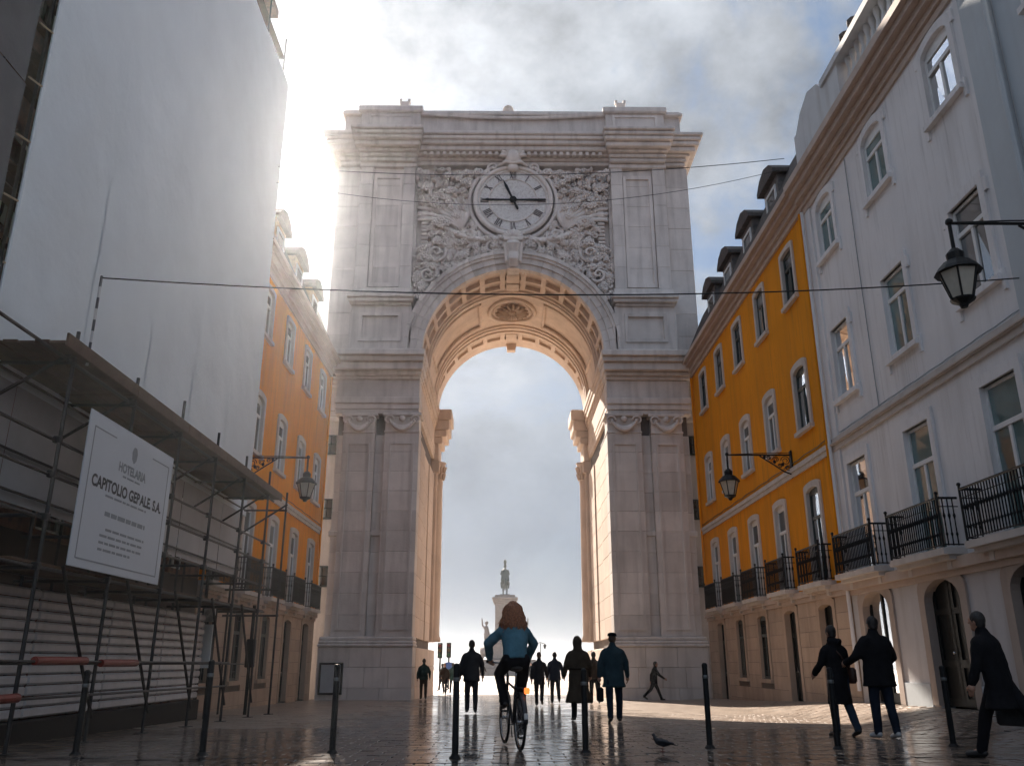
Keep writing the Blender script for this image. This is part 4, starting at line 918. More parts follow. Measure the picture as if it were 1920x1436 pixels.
# ---------------------------------------------------------------- scaffolded building on the left
def scaffolded():
    F = FL; B = thing('scaffolded_building', (XL, 14, -.2), 'brown stripped building hidden behind scaffold and white sheeting', 'building')
    hs = [(b - .55, b + .55, a, c) for b in (6.0, 9.2, 12.3, 15.4, 18.5, 21.6) for a, c in ((3.1, 5.6), (7.5, 9.4), (11.6, 13.3), (15.3, 17.0))]
    facade(F, B, 2, 23.36, -1, 21.5, hs, BRICKW); obj('wall_core', MB().prism([(2, -1), (23.35, -1), (23.35, 22), (2, 22)], F, -9, -.5), MORTAR, B)
    for h in hs: window(F, B, (h[0] + h[1]) / 2, h[2], h[3], .53, 0, trim=.12, stone=BRICKW)
    band(F, B, 'cornice', 2, 23.36, ((21.3, 21.6, .25), (21.6, 21.9, .55)), BRICKW)
    obj('roof', MB().prism([(-.5, 21.9), (4.5, 24.5), (9, 22)], lambda p, q, d: F(d, q, -p), 2, 23.35), TILE_R, B)
    band(F, B, 'ground_band', 2, 23.3, ((2.0, 3.0, .04),), mat('dark_band', (.05, .04, .036), .8))
    SC = thing('scaffold', (-6.5, 16, -.25), 'steel tube scaffold with plank canopy along the sheeted building', 'scaffold')
    XO, XI = -6.0, -7.3; ys = [11.1, 13.15, 15.2, 17.25, 19.3, 21.35]
    T = lambda n, a, b, r=.026: obj(n, MB().tube([a, b], r, 8), STEEL, SC)
    for y in [9.1] + ys + [23.2]:
        g = gz(XO, y)
        T('standard', (XO, y, g), (XO, y + .03, 5.42 + rnd.uniform(-.12, .15)), .028); T('standard', (XI, y, g), (XI, y, 20.6), .028); T('standard', (-7.9, y, g), (-7.9, y, 20.6), .028)
        obj('base_plate', MB().box(XO - .1, XO + .1, y - .1, y + .1, g, g + .025, .004), STEEL, SC)
        for z in (2.05, 2.72, 4.85): T('transom', (XO + .03, y + .05, z), (XI - .15, y + .05, z))
        T('canopy_strut', (XO + .05, y - .04, 5.0), (XI, y - .04, 4.1))
    for z in (2.05, 2.68, 3.25, 3.72, 4.86): T('ledger', (XO - .05, 8.7, z), (XO - .05, 22.1, z + .03), .024)
    for z in (2.1, 3.2, 3.75, 4.8): T('ledger', (-7.02, 8.7, z), (-7.02, 22.9, z), .022)
    for z in range(6, 21, 2):
        T('ledger', (XI - .12, 4, z), (XI - .12, 23.2, z)); T('transom', (XI - .05, 10.75, z - .1), (-8.1, 10.75, z - .1)); T('transom', (XI - .05, 23.28, z - .1), (-8.1, 23.28, z - .1))
        for k in range(4): obj('plank', MB().box(-7.34 - .2 * k, -7.52 - .2 * k, 4.2, 10.98, z - .06, z - .02, .006), PLANK, SC); obj('plank', MB().box(-7.34 - .2 * k, -7.52 - .2 * k, 10.99, 23.3, z - .06, z - .02, .006), PLANK, SC)
    for i in range(len(ys) - 1): T('brace', (XO + .05, ys[i + 1], gz(XO, ys[i + 1]) + .35), (XO + .05, ys[i] + .55, 2.12))
    for i in range(1, 4): T('ledger', (XO + .05, ys[0] - 2 + .01 * i, .15 + .36 * i), (XO + .05, 20.5, .12 + .36 * i), .014) if i == 2 else None
    for y in ys:
        for z in (2.06, 2.69, 3.26, 3.73, 4.87): obj('coupler', MB().box(XO - .075, XO + .035, y - .035, y + .045, z - .045, z + .05, .012), STEEL, SC)
    # canopy of planks
    seg = [10.6, 12.9, 15.2, 17.5, 19.8, 22.15]
    for k in range(6):
        x = XO + .12 - .215 * k
        for i in range(5): obj('plank', MB().box(x - .2, x, seg[i] + .01 + rnd.uniform(0, .03), seg[i + 1], 4.93 + .01 * (k % 2) + rnd.uniform(0, .012), 4.985 + .01 * (k % 2), .006), PLANK, SC)
    for i in range(5): obj('toe_board', MB().box(XO + .125, XO + .16, seg[i] + .01, seg[i + 1] - .01, 4.9, 5.09, .006), PLANK, SC)
    for k in range(4):
        x = XO - .08 - .22 * k
        for i in range(5): obj('plank', MB().box(x - .2, x, seg[i] + .01, seg[i + 1], 2.09, 2.13, .006), PLANK, SC)
    for a, b, z in ((11.25, 12.62, .9), (13.1, 14.35, .87), (9.3, 11.0, .47)):
        obj('marker_sleeve', MB().tube([(XO + .09, a, z), (XO + .09, b, z)], .055, 10), REDP, SC)
    T('ledger', (XO + .09, 8.8, .9), (XO + .09, 19.2, .87), .018); T('ledger', (XO + .09, 8.6, .47), (XO + .09, 19.2, .40), .018)
    # upper sheet, lower screens, dark net, hoarding
    def sheetmesh(y0, y1, z0, z1, x, ny, nz, amp):
        mb = MB(); p = lambda i, j: (x + amp * (mnoise.noise(Vector(((y0 + (y1 - y0) * i / ny) * .45, (z0 + (z1 - z0) * j / nz) * .22, 3.1))) + .35 * mnoise.noise(Vector((y0 * 2 + (y1 - y0) * i / ny * 1.7, j * .22, 9))) + .3 * mnoise.noise(Vector(((y0 + (y1 - y0) * i / ny) * 1.6 + (z1 - z0) * j / nz * .8, (z1 - z0) * j / nz * 1.3, 4.4)))), y0 + (y1 - y0) * i / ny, z0 + (z1 - z0) * j / nz)
        for i in range(ny):
            for j in range(nz): mb.quad(p(i, j), p(i + 1, j), p(i + 1, j + 1), p(i, j + 1))
        return mb
    sh = thing('scaffold_sheet', (-7.16, 17, 4.7), 'huge plain white sheet hung over the upper scaffold', 'sheet')
    obj('sheet_fabric', sheetmesh(11.0, 23.45, 4.72, 18.95, -7.14, 110, 90, .05), SHEET, sh, smooth=True)
    obj('sheet_return', MB().quad((-7.15, 23.45, 4.72), (-8.0, 23.45, 4.72), (-8.0, 23.45, 18.95), (-7.15, 23.45, 18.95)), SHEET, sh)
    e = MB().tube([(-7.13, 11.0, 4.8), (-7.13, 11.0, 18.9)], .03, 6); obj('hem', e, SHEET, sh)
    for k in range(1, 5):
        obj('seam', sheetmesh(11.0 + 2.49 * k - .035, 11.0 + 2.49 * k + .035, 4.75, 18.93, -7.128, 2, 50, .035), SHEET, sh, smooth=True)
    for k in range(14): obj('tie', MB().tube([(-7.12, 23.44, 5.3 + k), (-7.3, 23.3, 5.35 + k)], .014, 5), mat('pale_rope', (.55, .42, .3), .8), sh)
    for k in range(14): obj('tie', MB().tube([(-7.13, 10.99, 5.3 + k), (-7.2, 10.72, 5.28 + k)], .016, 5), mat('pale_rope', (.55, .42, .3), .8), sh)
    nt = thing('debris_net', (-7.1, 6, 5), 'dark grey debris net on the scaffold beside the white sheet', 'net')
    for k in range(8): obj('net_panel', sheetmesh(3.6, 10.5, 5.0 + 2 * k + .02, 7.0 + 2 * k - .02, -7.08 + .015 * (k % 2), 14, 6, .03), NET, nt, smooth=True)
    lw = thing('plastic_screen', (-7.1, 17, 3), 'pale plastic screen panels behind the scaffold tubes', 'screen')
    y = 9.0; k = 0
    while y < 22.6:
        obj('screen_panel', sheetmesh(y + .01, min(y + 1.36, 22.75) - .01, 3.05, 4.70, -7.08 + .006 * (k % 2), 6, 6, .02), SCREEN, lw, smooth=True); y += 1.36; k += 1
    hd = thing('hoarding', (-6.95, 14.5, 0), 'white corrugated steel hoarding below the scaffold', 'hoarding')
    for i in range(5):
        a, b = 8.2 + i * 2.45, 8.2 + (i + 1) * 2.45
        for k in range(12): z = .10 + k * .152; obj('slat', MB().box(-6.99, -6.93 + (.012 if k % 2 else 0), a + .008, b - .008, z + .008, z + .146, .03), HOARD, hd)
        obj('post', MB().box(-7.04, -6.995, a - .04, a + .04, gz(0, a) - .05, 1.95, .004), STEEL, hd)
    obj('dark_gap_strip', MB().box(-7.06, -6.86, 8.2, 20.4, -.42, .085, .02), mat('black_gap_shade', (.012, .011, .010), .8), hd)  # black strip stands in for the dark, shaded gap under the hoarding
    nb = thing('notice_stand', (-6.8, 20.8, 0), 'tall glossy white notice panel on a post at the end of the hoarding', 'notice')
    obj('post', MB().tube([(-6.82, 20.75, gz(0, 20.75)), (-6.82, 20.75, 2.3)], .05, 8), STEEL, nb); obj('board', MB().box(-7.05, -6.80, 20.62, 20.66, .75, 1.72, .006), mat('glossy_white_board', (.80, .82, .82), .12, .03), nb); obj('board', MB().box(-7.05, -6.78, 20.62, 20.66, 1.78, 2.08, .006), mat('patterned_board', (.5, .5, .48), .3, .6, 9), nb)
    # banner
    bn = thing('banner', (-5.93, 13.3, 2.1), 'white vinyl works banner with printed lines tied to the scaffold', 'banner'); y0, y1, z0, z1 = 11.72, 14.9, 2.14, 4.36
    obj('vinyl', MB().box(-5.955, -5.935, y0, y1, z0, z1, .004), BANNER, bn)
    G = lambda u, v, w: (-5.934 + w, y0 + (y1 - y0) * u, z0 + (z1 - z0) * v)
    obj('border_line', MB().ring([(.06, .06), (.06, .90), (.28, .90)], [(.052, .05), (.052, .908), (.28, .908)], G, 0, .002), INK2, bn)
    obj('border_line', MB().ring([(.72, .90), (.94, .90), (.94, .06), (.06, .06)], [(.72, .908), (.948, .908), (.948, .05), (.06, .05)], G, 0, .002), INK2, bn)
    def words(v, u0, u1, h, m, seed):
        q = random.Random(seed); u = u0; mb = MB()
        while u < u1 - .01:
            w_ = min(q.uniform(.03, .085), u1 - u); mb.prism([(u, v), (u + w_, v), (u + w_, v + h), (u, v + h)], G, 0, .002); u += w_ + .012
        obj('printed_line', mb, m, bn)
    def text(body, size, u, v, m):
        c = bpy.data.curves.new('t', 'FONT'); c.body = body; c.size = size; c.offset = .009; c.align_x = 'CENTER'; o = bpy.data.objects.new('t', c); COL.objects.link(o)
        dg = bpy.context.evaluated_depsgraph_get(); me = bpy.data.meshes.new_from_object(o.evaluated_get(dg)); bpy.data.objects.remove(o)
        for p in me.vertices: x, y, _ = p.co; p.co = (-5.9315, y0 + (y1 - y0) * u + x, z0 + (z1 - z0) * v + y)
        me.materials.clear(); me.materials.append(m); return obj('lettering', me, None, bn)
    em = MB().prism([(.475, .82), (.47, .87), (.48, .90), (.49, .91), (.51, .91), (.52, .90), (.53, .87), (.525, .82), (.50, .79)], G, 0, .002); obj('emblem', em, INK2, bn)
    text('HOTELARIA', .19, .5, .70, INK2); words(.665, .40, .60, .012, INK2, 1)
    text('CAPITOLIO GERALE, S.A.', .235, .5, .53, INK); words(.49, .25, .72, .014, INK2, 2)
    words(.365, .27, .73, .03, INK2, 11)
    for k in range(4): words(.27 - .045 * k, .25 if k else .3, .74 if k < 3 else .60, .016, INK2, 5 + k)
    # banded pole carrying the span wire
    wp = thing('wire_pole', (-5.95, 11.35, 4.9), 'thin black and white banded pole rising above the plank canopy', 'pole')
    for k in range(8): obj('pole_band', MB().tube([(-5.95, 11.40, 4.9 + k * .175), (-5.95, 11.40, 4.9 + (k + 1) * .175)], .02, 7), INK if k % 2 else HOARD, wp)
    pp = thing('signpost', (-6.55, 23.0, gz(0, 23)), 'slim dark signpost beyond the end of the hoarding', 'post')
    obj('post', MB().tube([(-6.55, 23.0, gz(0, 23)), (-6.55, 23.0, 2.3)], .045, 8), IRON, pp); obj('box', MB().box(-6.65, -6.43, 22.9, 23.08, .75, 1.45, .02), IRON, pp)
scaffolded()

# ---------------------------------------------------------------- span wires
def wire(a, b, sag, label, r=.012):
    pts = [Vector(a).lerp(Vector(b), t / 24) - Vector((0, 0, sag * 4 * (t / 24) * (1 - t / 24))) for t in range(25)]
    tag(obj('span_wire', MB().tube(pts, r, 5), IRON), label, 'wire', 'wires strung across the street')
wire((-5.95, 11.4, 6.27), (9.0, 13.2, 7.2), .3, 'low thin wire from the banded pole to the white house')
wire((-7.3, 23.25, 15.75), (9.0, 23.4, 16.25), .45, 'high dark wire crossing in front of the clock')
wire((-7.3, 23.25, 15.2), (9.0, 23.9, 16.15), 1.05, 'second high wire sagging just below the clock wire', .009)

# ---------------------------------------------------------------- wall lanterns
def lantern(side, y, zarm, reach, label, sc=1.0):
    X = XR if side > 0 else XL; q = -side; T = thing('wall_lantern', (X, y, zarm - .4), label, 'lamp', 'iron wall lanterns')
    P = lambda d, z: (X + q * d, y, zarm + z)
    obj('arm', MB().tube([P(0, 0), P(reach + .05, 0)], .026, 8).tube([P(0, .07), P(reach * .55, .05), P(reach, .01)], .012, 6), IRON, T)
    b = MB(); b.tube([P(.02, -.62), P(.28, -.52), P(.62, -.28), P(1.0, -.03)], .022, 7)
    for cx, cz, rr in ((.2, -.18, .15), (.5, -.14, .10), (.14, -.42, .09), (.72, -.09, .07), (.38, -.34, .07)):
        b.tube([P(cx + rr * (1 - t / 30) * math.cos(t * .5), cz + rr * (1 - t / 30) * math.sin(t * .5)) for t in range(22)], .013, 5)
    for cx, cz in ((.3, -.3), (.55, -.22), (.85, -.06)): b.blob(P(cx, cz), (.05, .03, .06), 7, 5)
    obj('bracket', b, IRON, T); obj('wall_plate', MB().box(X, X + q * .05, y - .09, y + .09, zarm - .72, zarm + .14, .015), IRON, T)
    c = Vector(P(reach, -.95)); s = sc
    # six-sided lantern hanging from the arm end
    hexa = lambda r, z: [(c.x + r * s * math.cos(math.pi * k / 3), c.y + r * s * math.sin(math.pi * k / 3), c.z + z * s) for k in range(6)]
    lo, hi = hexa(.155, -.34), hexa(.29, .12); cg = MB()
    for k in range(6):
        cg.tube([lo[k], hi[k]], .016 * s, 6); cg.tube([lo[k], lo[(k + 1) % 6]], .02 * s, 6); cg.tube([hi[k], hi[(k + 1) % 6]], .024 * s, 6)
    obj('cage', cg, IRON, T)
    lg = mat('frosted_lamp_glass', (.48, .46, .40), .18, .12, 5, .05, 8, spec=.7)
    for k in range(6): a, b2 = k, (k + 1) % 6; obj('pane', MB().quad(lo[a], lo[b2], hi[b2], hi[a]), lg, T)
    obj('lantern_roof', MB().lathe([(.34 * s, .10 * s), (.30 * s, .16 * s), (.20 * s, .27 * s), (.12 * s, .31 * s), (.13 * s, .42 * s), (.06 * s, .5 * s)], c, 12), IRON, T)
    obj('hanger', MB().tube([c + Vector((0, 0, .48 * s)), Vector(P(reach, .03))], .03, 7).blob(P(reach, .02), .06, 8, 6), IRON, T)
    obj('lantern_base', MB().lathe([(.05 * s, -.47 * s), (.07 * s, -.42 * s), (.17 * s, -.36 * s), (.18 * s, -.33 * s)], c, 12), IRON, T)
lantern(1, 11.6, 7.36, 2.08, 'black iron lantern on a scrolled bracket beside the white house top windows')
lantern(1, 25.65, 7.02, 2.02, 'black iron lantern on a bracket from the ochre house beside the white house')
lantern(-1, 26.5, 7.1, 1.98, 'black iron lantern on a bracket from the ochre house behind the sheet')

# ---------------------------------------------------------------- bollards
BL = ['slim black bollard before the red sleeved end of the hoarding', 'slim black bollard before the far end of the hoarding', 'slim black bollard before the left pier and its notice board', 'slim black bollard beside the front wheel of the bicycle', 'slim black bollard in front of the hooded olive coat', 'slim black bollard past the pigeon, before the right pier', 'slim black bollard in front of the woman with the scarf', 'slim black bollard at the hand of the man with the bag']
BX = [-5.15, -3.61, -2.1, -.55, 1.03, 2.75, 4.38, 6.1]; BY = [11.1, 11.05, 11.3, 10.6, 11.35, 12.1, 11.9, 12.3]; BH = [.98, 1.1, 1.05, 1.05, 1.0, 1.08, 1.02, 1.05]
for i, (x, y) in enumerate(zip(BX, BY)):
    t = thing('bollard', (x, y, gz(x, y)), BL[i], 'bollard', 'slim bollards standing in a row'); z = gz(x, y); h = BH[i]
    obj('post', MB().lathe([(.040, 0), (.037, h - .1), (.037, h - .05)], (x, y, z), 12), IRON, t); obj('foot', MB().lathe([(.07, 0), (.07, .02), (.045, .05)], (x, y, z), 12), IRON, t)
    obj('collar', MB().lathe([(.038, h - .2), (.043, h - .19), (.043, h - .165), (.038, h - .155)], (x, y, z), 12, False), mat('dull_zinc', (.16, .17, .17), .4, .2, 6, metal=.7), t); obj('cap', MB().lathe([(.039, h - .052), (.039, h - .02), (.025, h), (.004, h + .004)], (x, y, z), 12), IRON, t)
pn = thing('notice_board', (-7.2, 37.9, -.5), 'pale information board fixed to the foot of the arch pier', 'sign')
obj('board', MB().box(-7.75, -6.85, 37.86, 37.9, -.38, .8, .01), mat('pale_board', (.38, .40, .42), .5, .1, 3), pn); obj('frame', MB().ring([(-7.72, -.35), (-7.72, .77), (-6.88, .77), (-6.88, -.35), (-7.72, -.35)], [(-7.8, -.43), (-7.8, .85), (-6.8, .85), (-6.8, -.43), (-7.8, -.43)], lambda u, v, w: (u, 37.95 - w, v), 0, .12), IRON, pn)
# ---------------------------------------------------------------- people
def cloth(name, c, var=.25): return mat('cloth_' + name, c, .9, var, 6, .5, 34, bd=.012, spec=.12)
V = Vector
def figure(J, M, label, o, cat='person', group='people walking in the street'):
    """J: joints in local metres (facing +Y); M: placement matrix; o: outfit"""
    fine = o.get('fine', True); dist = M.translation.y; vb = (.008 if dist < 16 else .0095) if fine else .03; vc = (.017 if dist < 16 else .024) if fine else .035
    b = MB()
    hd = V(J['head']); nk = V(J['neck']); fw = V((math.sin(J.get('turn', 0)), math.cos(J.get('turn', 0)), 0)); rt = V((fw.y, -fw.x, 0)); Q = Matrix((rt, fw, V((0, 0, 1)))).transposed()
    at = lambda x, y, z: hd + Q @ V((x, y, z))
    b.blob(hd, (.076, .094, .113), 16, 12, Q); b.blob(at(0, .035, -.07), (.056, .055, .055), 12, 8, Q); b.blob(at(0, .098, -.012), (.014, .02, .022), 8, 6, Q)
    b.blob(at(0, .085, .03), (.05, .015, .012), 8, 6, Q); b.blob(at(0, .088, -.062), (.024, .012, .009), 8, 6, Q)
    for s in (-1, 1): b.blob(at(s * .077, -.005, -.01), (.012, .022, .032), 8, 6, Q); b.blob(at(s * .03, .082, .012), (.013, .012, .008), 8, 6, Q)
    b.limb([nk - V((0, 0, .06)), hd - V((0, 0, .06))], [.052, .048])
    sh, hp = J['sh'], J['hip']; pel = (V(hp[0]) + V(hp[1])) / 2; chest = (V(sh[0]) + V(sh[1])) / 2
    b.tube([pel - V((0, 0, .05)), pel.lerp(chest, .5), chest - V((0, 0, .05)), nk], [(.13, .09), (.12, .085), (.12, .075), (.045, .045)], 12, up=(1, 0, 0))
    for i in (0, 1):
        b.limb([V(sh[i]) + V(((.05, -.05)[i], 0, -.07)), J['el'][i], J['wr'][i]], [.04, .036, .028]); b.limb([hp[i], J['kn'][i], J['an'][i]], [.07, .05, .04]); b.limb([J['an'][i], V(J['an'][i]).lerp(V(J['toe'][i]), .75)], [.03, .018])
        w = V(J['wr'][i]); d = (w - V(J['el'][i])).normalized(); s = (-1, 1)[i]; side = V((s, 0, 0)); side = (side - d * side.dot(d)).normalized(); pn_ = d.cross(side) * s
        cur = J.get('curl', .5); b.limb([w, w + d * .085], [(.036, .018), (.04, .018)], 8, 3) if not fine else b.blob(w + d * .05, (.04, .04, .048), 10, 8)
        if fine:
            fwd = V((0, 1, 0)); fwd = (fwd - d * fwd.dot(d)).normalized(); inn = -side
            for f in range(4):
                o0 = w + d * .085 + fwd * (.027 - .018 * f); ln = (.072, .08, .074, .058)[f]; p = [o0]; dd = d.copy()
                for t in range(3): dd = (dd + inn * cur * .55).normalized(); p.append(p[-1] + dd * ln / 3)
                b.limb(p, [.0092, .009, .0085, .0075], 8, 2)
            b.limb([w + d * .03 + fwd * .03, w + d * .065 + fwd * .055, w + d * .10 + fwd * .055 + inn * .012], [.013, .0105, .009], 8, 2)
    body = solid(b, vb, 2, 'person'); body.transform(M); body.materials.append(SKIN)
    root = bpy.data.objects.new('person', body); link(root, None, (0, 0, 0)); tag(root, label, cat, group)
    # put the origin at the feet
    c0 = M.translation.copy(); body.transform(Matrix.Translation(-c0)); root.location = c0; ORG[root.name] = c0
    def wear(name, mb, m, voxel=vc, smooth=3, crease=.007):
        me = solid(mb, voxel, smooth, name) if voxel else mb.mesh(name, True)
        if crease:
            for p in me.vertices:
                q = p.co * 6.5; q.z *= .7; p.co += p.normal * crease * (mnoise.noise(q) + .6 * mnoise.noise(q * 2.3 + V((5, 1, 2))))
        me.transform(M); me.materials.append(m); ob = bpy.data.objects.new(name, me); return link(ob, root, (0, 0, 0))
    t = MB(); t.blob(pel, (.168, .12, .14), 14, 10)
    for i in (0, 1): t.limb([V(hp[i]) + V((0, 0, .02)), J['kn'][i], V(J['an'][i]) + V((0, 0, -.005))], [.102, .076, .062 if not o.get('wide') else .075])
    wear('trousers', t, o['trousers'])
    for i in (0, 1):
        s = MB(); a, e = V(J['an'][i]), V(J['toe'][i]); d = (e - a); s.limb([a + V((0, -.03, -.035)), a.lerp(e, .5) + V((0, 0, -.02)), e], [(.042, .045), (.047, .04), (.042, .03)], 10); s.limb([a + V((0, 0, .02)), a + V((0, 0, -.04))], [.045, .045], 10); wear('shoe', s, o['shoes'], vc * .7, 2, 0)
    # upper garment along the spine, down to the hem
    up = (chest - pel).normalized(); c = MB(); W = o.get('w', 1.0); hem = o.get('hem', .82); base = pel.z
    rows = []
    if hem < .8: rows += [(hem, .20 * W * o.get('flare', 1.05), .155 * o.get('flare', 1.05)), ((hem + .85) / 2, .195 * W, .15)]
    rows += [(max(hem, .84), .185 * W, .14), (.98, .18 * W, .135), (1.1, .172 * W, .128), (1.25, .19 * W, .135), (1.34, .20 * W, .132), (1.40, .178 * W, .118), (1.45, .125 * W, .10), (1.50, .082, .084), (1.535, .07, .074)]
    off = pel.z - .93; pts = []
    for z, rx, ry in rows:
        q = z - .93
        if q >= 0: p = pel + up * (q * (chest - pel).length / .49)
        else: p = pel + V((0, J.get('drape', 0) * q, q))
        pts.append(p)
    c.tube(pts, [(r[1], r[2]) for r in rows], 18, up=(1, 0, 0))
    for i in (0, 1): c.limb([V(sh[i]) + V(((.045, -.045)[i], 0, -.055)), V(sh[i]) + V(((.012, -.012)[i], 0, -.075)), J['el'][i], V(J['wr'][i]).lerp(V(J['el'][i]), .06)], [.085 * W, .08 * W, .066, .052])
    c.limb([nk - V((0, 0, .03)), nk + V((0, 0, .035))], [.078, .07])
    if o.get('hood') == 'up': c.blob(hd + V((0, -.012, .0)), (.108, .125, .148), 14, 10); c.limb([hd - V((0, .02, .1)), nk - V((0, .03, .02))], [.1, .11])
    if o.get('hood') == 'down': c.limb([nk + V((-.09, -.06, .0)), nk + V((0, -.11, -.02)), nk + V((.09, -.06, .0))], [.055, .07, .055])
    ct = wear(o.get('coatname', 'coat'), c, o['coat'], crease=.014)
    if o.get('belt'): wear('belt', MB().tube([pts[4] + V((.19 * W * math.cos(g), .145 * math.sin(g), -.02)) for g in [2 * math.pi * k / 20 for k in range(20)]], .022, 6, closed=True), o['belt'], None, 0, 0)
    hc = o.get('hair')
    if hc and o.get('style', 'short') == 'short':
        h = MB(); h.blob(hd + V((0, -.014, .022)), (.086, .1, .108), 16, 12); h.blob(hd + V((0, -.045, -.035)), (.07, .058, .07), 12, 8); wear('hair', h, hc, .010, 2, .013)
    if o.get('style') == 'long':
        h = MB(); r3 = random.Random(3); h.blob(hd + V((0, -.01, .02)), (.09, .104, .112), 14, 10); h.blob(hd + V((0, -.05, -.09)), (.09, .05, .11), 12, 8)
        for k in range(150):
            a = r3.uniform(-1.5, 1.5); ln = r3.uniform(.34, .54) * (1 - .15 * abs(a)); x, y = math.sin(a), -math.cos(a)
            p = [hd + V((.03 * x, -.02, .12))]; 
            for t in range(1, 9):
                q = t / 8; wv = .014 * math.sin(q * 9 + k); p.append(hd + V((x * (.085 + .115 * q) + wv + r3.uniform(-.006, .006), y * (.085 + .115 * q) - .02, .09 - ln * q)))
            h.tube(p, [.010, .014, .015, .015, .014, .013, .011, .008, .003], 5)
        wear('hair', h, hc, None, 0, 0)
    if o.get('style') == 'cap':
        h = MB(); h.blob(hd + V((0, -.015, .0)), (.084, .098, .1), 14, 10); wear('hair', h, hc, .012, 2, .004)
        h = MB().blob(hd + V((0, .0, .085)), (.094, .112, .04), 16, 8); h.blob(hd + V((0, .1, .062)), (.075, .06, .012), 12, 6); h.tube([hd + V((.09 * math.cos(g), .104 * math.sin(g), .06)) for g in [2 * math.pi * k / 20 for k in range(20)]], .012, 6, closed=True); wear('cap', h, o['capm'], None, 0, 0)
    bag = o.get('bag')
    if bag == 'backpack':
        g = MB().box(-.15, .15, -.29, -.11, 1.02, 1.42, .06).box(-.11, .11, -.34, -.28, 1.05, 1.24, .04); 
        for s in (-1, 1): g.tube([(s * .11, -.13, 1.38), (s * .12, .02, 1.47), (s * .12, .14, 1.33), (s * .13, .06, 1.1), (s * .13, -.13, 1.06)], .018, 6)
        wear('backpack', g, o['bagm'], None, 0, 0)
    if bag in ('left', 'right'):
        s = -1 if bag == 'left' else 1; w = V(J['wr'][0 if s < 0 else 1]); g = MB().box(w.x - .07, w.x + .07, w.y - .17, w.y + .17, w.z - .48, w.z - .2, .03); g.tube([w + V((0, -.1, -.21)), w + V((0, -.02, -.06)), w + V((0, .06, -.06)), w + V((0, .1, -.21))], .01, 6); wear('bag', g, o['bagm'], None, 0, 0)
    if bag == 'shoulder':
        g = MB().box(.17, .29, -.16, .14, .82, 1.08, .04); g.tube([(.2, .0, 1.06), (.16, .1, 1.3), (.05, .07, 1.49), (-.1, -.02, 1.47), (-.02, -.14, 1.3), (.19, -.1, 1.06)], .014, 6); wear('shoulder_bag', g, o['bagm'], None, 0, 0)
    return root
def person(label, x, y, H, yaw, o, legs=((20, 6), (-16, 26)), arms=((-14, 12), (16, 20)), lean=3, turn=0, splay=6, sway=0):
    J = {'hip': [], 'kn': [], 'an': [], 'toe': [], 'sh': [], 'el': [], 'wr': [], 'turn': R(turn)}
    for i, s in enumerate((-1, 1)):
        a, k = R(legs[i][0]), R(legs[i][1]); hip = V((s * .09, 0, .93)); kn = hip + V((s * .012, .43 * math.sin(a), -.43 * math.cos(a))); an = kn + V((0, .42 * math.sin(a - k), -.42 * math.cos(a - k)))
        ft = max(0, (k - a) * .75) if a < k else 0.0; toe = an + V((s * .02, .165 * math.cos(ft), -.052 - .14 * math.sin(ft))); J['hip'].append(hip); J['kn'].append(kn); J['an'].append(an); J['toe'].append(toe)
    dz = -min(min(a.z - .082, t.z - .03) for a, t in zip(J['an'], J['toe']))
    for k in ('hip', 'kn', 'an', 'toe'): J[k] = [p + V((0, 0, dz)) for p in J[k]]
    pz = .93 + dz; sp = lambda x_, y_, z_: V((x_ + sway * (z_ - .93), y_ * math.cos(R(lean)) + (z_ - .93) * math.sin(R(lean)), pz + (z_ - .93) * math.cos(R(lean)) - y_ * math.sin(R(lean))))
    for i, s in enumerate((-1, 1)):
        a, e = R(arms[i][0]), R(arms[i][1]); p = sp(s * .185, 0, 1.42); ou = math.sin(R(splay)); el = p + V((s * .29 * ou + s * .02, .285 * math.sin(a), -.285 * math.cos(a))); w = el + V((s * .02, .255 * math.sin(a + e), -.255 * math.cos(a + e)))
        J['sh'].append(p); J['el'].append(el); J['wr'].append(w)
    J['neck'] = sp(0, .01, 1.50); J['head'] = sp(0, .02, 1.645)
    k = H / 1.76; M = Matrix.Translation((x, y, gz(x, y) + .012)) @ Matrix.Rotation(yaw, 4, 'Z') @ Matrix.Scale(k, 4)
    return figure(J, M, label, o)
BLK = cloth('black', (.010, .010, .012)); CHAR = cloth('charcoal', (.022, .024, .028)); NAVY = cloth('navy', (.014, .02, .034)); OLIVE = cloth('olive_brown', (.055, .042, .030)); SLATE = cloth('slate_teal', (.024, .046, .058)); DENIM = cloth('teal_denim', (.075, .175, .225)); JEAN = cloth('blue_jeans', (.022, .035, .055)); GREENC = cloth('bottle_green', (.012, .032, .030)); BRN = cloth('brown', (.035, .026, .02)); GREYC = cloth('grey', (.05, .052, .055))
SHB = mat('black_shoe_leather', (.012, .011, .011), .4, .2, 8); SHW = mat('white_trainer', (.5, .5, .5), .5, .1, 8)
HBK = mat('black_hair', (.012, .009, .008), .5, .3, 30, .6, 60); HBR = mat('brown_hair', (.05, .026, .014), .5, .3, 30, .6, 60); HRD = mat('auburn_hair', (.30, .115, .05), .45, .65, 55, .7, 90)

